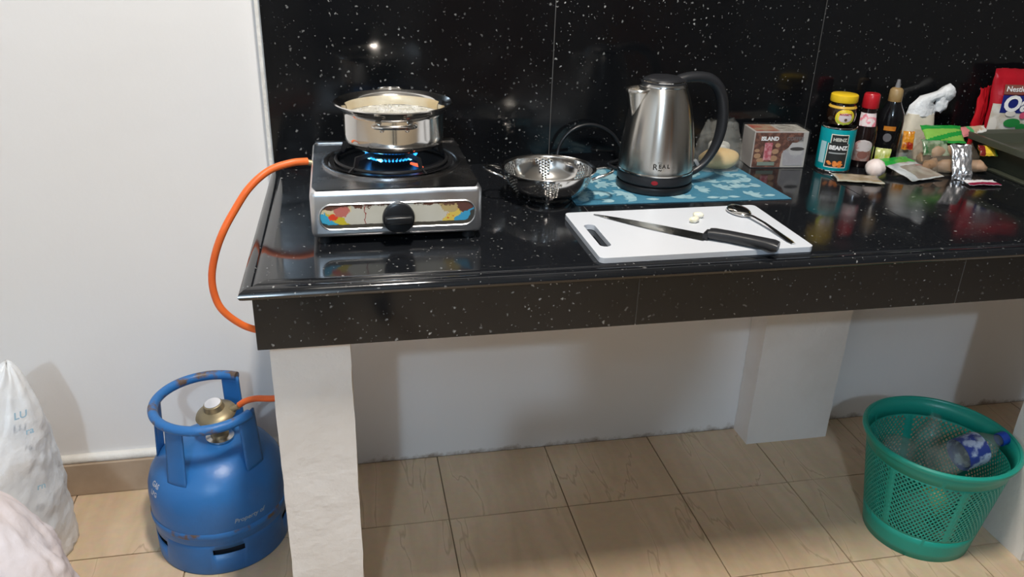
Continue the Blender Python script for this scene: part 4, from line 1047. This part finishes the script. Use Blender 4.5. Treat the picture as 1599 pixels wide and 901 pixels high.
for row, (s_t, zz) in enumerate((('GAS', .198), ('LPG', .180))):
    b = text_bm(s_t, .014, .0001, .0002); wrap(b, (0, 0), R(-146), lambda z: crd(min(z, .235)), zz, .0009); link('lettering', b, plain('white_stencil', (.45, .48, .55), .5), gc)

# ---------------------------------------------------------------- waste basket
BX, BY = 1.423, -.424
wbk = thing('waste_basket', 'teal green perforated plastic waste basket on the floor', 'basket', (BX, BY, 0))
HB = .262
def brad(z): return .1155+(.1555-.1155)*z/HB
b = bmesh.new()
def pt_(a, z): r = brad(z); return (r*cos(a), r*sin(a), z)
NP = 6; ribw = R(5.2); z0_, z1_ = .062, .222; NR = 12; NC = 13
def quad(c):
    try: b.faces.new([b.verts.new(pt_(a, z)) for a, z in c])
    except ValueError: pass
def band(za, zb, n=144, k=2):
    for j in range(k):
        for i in range(n):
            A0, A1 = 2*pi*i/n, 2*pi*(i+1)/n; Z0, Z1 = za+(zb-za)*j/k, za+(zb-za)*(j+1)/k
            quad(((A0, Z0), (A1, Z0), (A1, Z1), (A0, Z1)))
band(0, z0_, k=3); band(z1_, HB, k=2)
pa = 2*pi/NP; off = R(-103)
for p in range(NP):
    a0 = off+p*pa+ribw/2; a1 = off+(p+1)*pa-ribw/2
    for j in range(NR*2):     # solid rib
        Z0, Z1 = z0_+(z1_-z0_)*j/(NR*2), z0_+(z1_-z0_)*(j+1)/(NR*2)
        for i in range(3): quad(((a1+ribw*i/3, Z0), (a1+ribw*(i+1)/3, Z0), (a1+ribw*(i+1)/3, Z1), (a1+ribw*i/3, Z1)))
    da = (a1-a0)/NC/2; dz = (z1_-z0_)/NR/2; hole = .64
    for i in range(2*NC+1):
        for j in range(2*NR+1):
            if (i+j) % 2 == 0: continue      # rhombus centres on odd nodes
            ca, cz = a0+i*da, z0_+j*dz
            cor = [(-1, 0), (0, -1), (1, 0), (0, 1)]
            full = 0 < i < 2*NC and 0 < j < 2*NR
            if full:
                inner = [(x*hole, y*hole) for x, y in cor]
                for k in range(4):
                    o0, o1, i1_, i0_ = cor[k], cor[(k+1) % 4], inner[(k+1) % 4], inner[k]
                    quad([(ca+x*da, cz+y*dz) for x, y in (o0, o1, i1_, i0_)])
            else:
                tri = [(x, y) for x, y in cor if 0 <= i+x <= 2*NC and 0 <= j+y <= 2*NR]
                if len(tri) == 3: quad([(ca+x*da, cz+y*dz) for x, y in tri])
bmesh.ops.remove_doubles(b, verts=b.verts[:], dist=.0002)
bk = link('basket_wall', b, M_teal, wbk, angle=60); s_ = bk.modifiers.new('t', 'SOLIDIFY'); s_.thickness = .0022; s_.offset = -1
link('base_disc', lathe([(0, .004), (.112, .004), (.115, .002), (.1155, 0)], 72), M_teal, wbk)
link('rolled_rim', lathe([(.1545, HB-.006), (.1575, HB-.010), (.1625, HB-.009), (.1650, HB-.004), (.1645, HB+.001), (.1600, HB+.004), (.1560, HB+.003), (.1535, HB-.002)], 96), M_teal, wbk)
# bottles inside
def pet(label, loc, d, r=.031, L_=.19, lab=None, capc=None, seed=0):
    t = thing('plastic_bottle', label, 'bottle', loc)
    pf = [(0, .006), (.016, 0), (r*.86, .002), (r, .010), (r*.96, .030), (r, .045), (r*.94, .060), (r, .075), (r, .115), (r*.93, .125), (r*.8, .140), (r*.52, .158), (.0125, .168), (.0125, .176), (.0145, .177), (.0145, .179), (.0125, .180), (.0125, .186)]
    s = L_/.186; pf = [(a_, z_*s) for a_, z_ in pf]
    q_ = Vector(d).to_track_quat('Z', 'Y'); b = lathe(pf, 40)
    for v in b.verts:
        k = 1+.10*noise.noise(v.co*40+Vector((seed, 0, 0))); v.co.x *= k; v.co.y *= k
    o = link('bottle_shell', b, M_pet, t, angle=70)
    parts = [o]
    if lab: b = lathe([(r*1.012, .068*s), (r*1.02, .072*s), (r*1.02, .116*s), (r*1.012, .120*s)], 40); parts.append(link('wrapper', b, lab, t))
    if capc: parts.append(link('cap', lathe([(.0128, .172*s), (.0152, .172*s), (.0155, .187*s), (.014, .190*s), (0, .190*s)], 28), capc, t))
    t.rotation_mode = 'QUATERNION'; t.rotation_quaternion = q_
    return t
M_bl = mat('blue_wrapper', (.025, .05, .26), .35, col2=(.38, .46, .62), vscale=38, thr=(.50, .60))
pet('clear bottle with blue wrapper and blue cap on top in the basket', (1.384, -.462, .213), (.176, .012, .042), .036, .188, M_bl, plain('blue_cap', (.01, .06, .42), .35), 1)
pet('upright clear bottle behind the blue-wrapped one in the basket', (1.470, -.335, .085), (.02, .01, .16), .032, .160, None, None, 4)
pet('clear bottle with a greenish wrapper low at the left of the basket', (1.345, -.465, .098), (.10, -.01, .035), .034, .13, mat('green_yellow_wrapper', (.18, .26, .08), .4, col2=(.45, .42, .22), vscale=30), None, 7)
pet('upended clear bottle showing its base at the back left in the basket', (1.372, -.368, .215), (-.01, -.01, -.16), .036, .165, None, None, 9)
b = bmesh.new(); blob(.080, .080, .022, (0, 0, .026), 4, .35, 2.2, 5, b)
tag(link('crumpled_bag', b, mat('grey_green_film', (.12, .17, .12), .25, col2=(.22, .24, .18), vscale=16, bump=1, bscale=30), loc=(1.425, -.42, .004)), 'crumpled grey-green plastic bag filling the bottom of the basket', 'bag')

# ---------------------------------------------------------------- white carrier bags at left
def carrier(label, loc, rx_, ry_, h, apex, seed, m, amp=.10, n=90, rows_=70, ex=1.6):
    b = bmesh.new(); G = []
    for k in range(rows_+1):
        t = k/rows_; f = (1-t**ex)**.75*.98+.02
        row = []
        for i in range(n):
            a = 2*pi*i/n; q = Vector((cos(a), sin(a), t*1.6))
            w_ = amp*noise.noise(q*2+Vector((seed, 0, 0)))+amp*.9*abs(noise.noise(q*3.6+Vector((0, seed, 0))))+amp*.5*abs(noise.noise(q*8+Vector((seed, seed, 0))))+amp*.25*noise.noise(q*13+Vector((seed, 3, 0)))
            r = f*(1+w_)
            row.append(b.verts.new((rx_*r*cos(a)+apex[0]*t**1.5, ry_*r*sin(a)+apex[1]*t**1.5, h*t+.02*t*noise.noise(q*3))))
        G.append(row)
    for k in range(rows_):
        for i in range(n): b.faces.new((G[k][i], G[k][(i+1) % n], G[k+1][(i+1) % n], G[k+1][i]))
    b.faces.new(G[0][::-1]); b.faces.new(G[-1])
    return tag(link('carrier_bag', b, m, loc=loc, angle=180), label, 'bag')
M_bag = mat('white_carrier_film', (.70, .74, .78), .38, col2=(.78, .79, .80), vscale=8, bump=.6, bscale=22)
M_bag2 = mat('pinkish_carrier_film', (.78, .70, .71), .42, col2=(.74, .70, .74), vscale=7, bump=.6, bscale=18)
B1 = carrier('tall white carrier bag with faint blue print leaning by the skirting', (-.655, -.168, .001), .165, .160, .462, (.125, .0), 3, M_bag, .08)
B2 = carrier('pinkish white carrier bag in front of the taller bag', (-.488, -.545, .001), .152, .135, .455, (-.02, .02), 8, M_bag2, .13, ex=2.6)
for s_t, x, y, z, sz in (('LU', -.500, -.222, .385, .020), ('ra', -.488, -.228, .352, .018), ('rn', -.483, -.250, .235, .018)):
    b = text_bm(s_t, sz, .0002, .0003, .2); o = link('lettering', b, plain('faint_blue_print', (.30, .46, .58), .5), B1)
    o.matrix_parent_inverse = Matrix.Identity(4); o.matrix_local = B1.matrix_basis.inverted() @ T(x, y-.012, z, rx=R(78), rz=R(30))

# ---------------------------------------------------------------- photographer, standing behind the camera
def figure():
    t = thing('person', 'person in dark clothes holding up a phone, standing behind the camera', 'person', (.145, -2.16, 0))
    V = [(0, 0, .90), (0, 0, 1.05), (0, .0, 1.22), (0, .01, 1.32), (0, .015, 1.40), (0, .03, 1.46),
         (-.17, 0, 1.31), (-.21, .06, 1.08), (-.09, .27, 1.20), (.17, 0, 1.31), (.21, .06, 1.08), (.09, .27, 1.20),
         (-.09, 0, .84), (-.10, .02, .47), (-.10, -.02, .08), (-.11, .12, .035), (.09, 0, .84), (.10, .02, .47), (.10, -.02, .08), (.11, .12, .035)]
    Rr = [.135, .12, .14, .12, .055, .052, .062, .046, .032, .062, .046, .032, .09, .06, .042, .035, .09, .06, .042, .035]
    E_ = [(0, 1), (1, 2), (2, 3), (3, 4), (4, 5), (3, 6), (6, 7), (7, 8), (3, 9), (9, 10), (10, 11), (0, 12), (12, 13), (13, 14), (14, 15), (0, 16), (16, 17), (17, 18), (18, 19)]
    me = bpy.data.meshes.new('body'); me.from_pydata(V, E_, [])
    o = bpy.data.objects.new('body', me); C.objects.link(o); o.parent = t
    md = o.modifiers.new('skin', 'SKIN'); sv = me.skin_vertices[0].data if me.skin_vertices else None
    if sv is None:
        return t
    for i, s in enumerate(sv): s.radius = (Rr[i], Rr[i]*.8); s.use_root = (i == 0)
    o.modifiers.new('sub', 'SUBSURF').levels = 2; o.modifiers['sub'].render_levels = 2
    me.materials.append(plain('dark_navy_clothes', (.03, .032, .05), .8))
    sk_ = mat('skin', (.30, .17, .11), .5)
    b = bmesh.new(); blob(.075, .092, .112, (0, .045, 1.555), 3, .03, 2, 1, b); blob(.012, .018, .018, (0, .138, 1.545), 2, 0, 1, 0, b)
    for s in (-1, 1): blob(.010, .020, .028, (s*.077, .03, 1.55), 2, 0, 1, 0, b)
    link('head', b, sk_, t)
    for s in (-1, 1):
        b = bmesh.new(); blob(.013, .007, .0075, (s*.029, .1255, 1.566), 2, 0, 1, 0, b); link('eye', b, plain('eye_white', (.7, .68, .64), .3), t)
        b = bmesh.new(); blob(.0055, .004, .0055, (s*.029, .1305, 1.566), 2, 0, 1, 0, b); link('iris', b, plain('dark_iris', (.02, .01, .008), .2), t)
        link('eyebrow', tube([(s*.014, .131, 1.583), (s*.030, .129, 1.588), (s*.046, .117, 1.583)], .0028, 8), plain('brow_hair', (.012, .01, .008), .7), t)
    b = bmesh.new(); blob(.022, .008, .0065, (0, .1215, 1.512), 2, 0, 1, 0, b); link('mouth', b, plain('lips', (.22, .07, .06), .5), t)
    b = bmesh.new(); blob(.084, .098, .095, (0, .018, 1.595), 3, .05, 3, 2, b); link('hair', b, plain('black_hair', (.01, .008, .007), .6), t)
    for s in (-1, 1):
        b = bmesh.new(); blob(.018, .038, .012, (s*.080, .305, 1.222), 2, .05, 2, s, b)
        for k in range(4): tube(smoothpts([(s*(.088-.000*k), .325, 1.215+.017*k), (s*.075, .350, 1.217+.017*k), (s*.058, .352, 1.218+.017*k)], 4), .0075, 8, b)
        tube(smoothpts([(s*.075, .300, 1.225), (s*.060, .315, 1.245), (s*.048, .325, 1.262)], 4), .0085, 8, b)
        link('hand', b, sk_, t)
    return t
figure()
ph = thing('phone', 'black phone held up by the person behind the camera', 'phone', (.145, -1.822, 1.235))
link('case', box(-.078, .078, -.004, .004, .0, .074, .003, 2), M_black, ph)
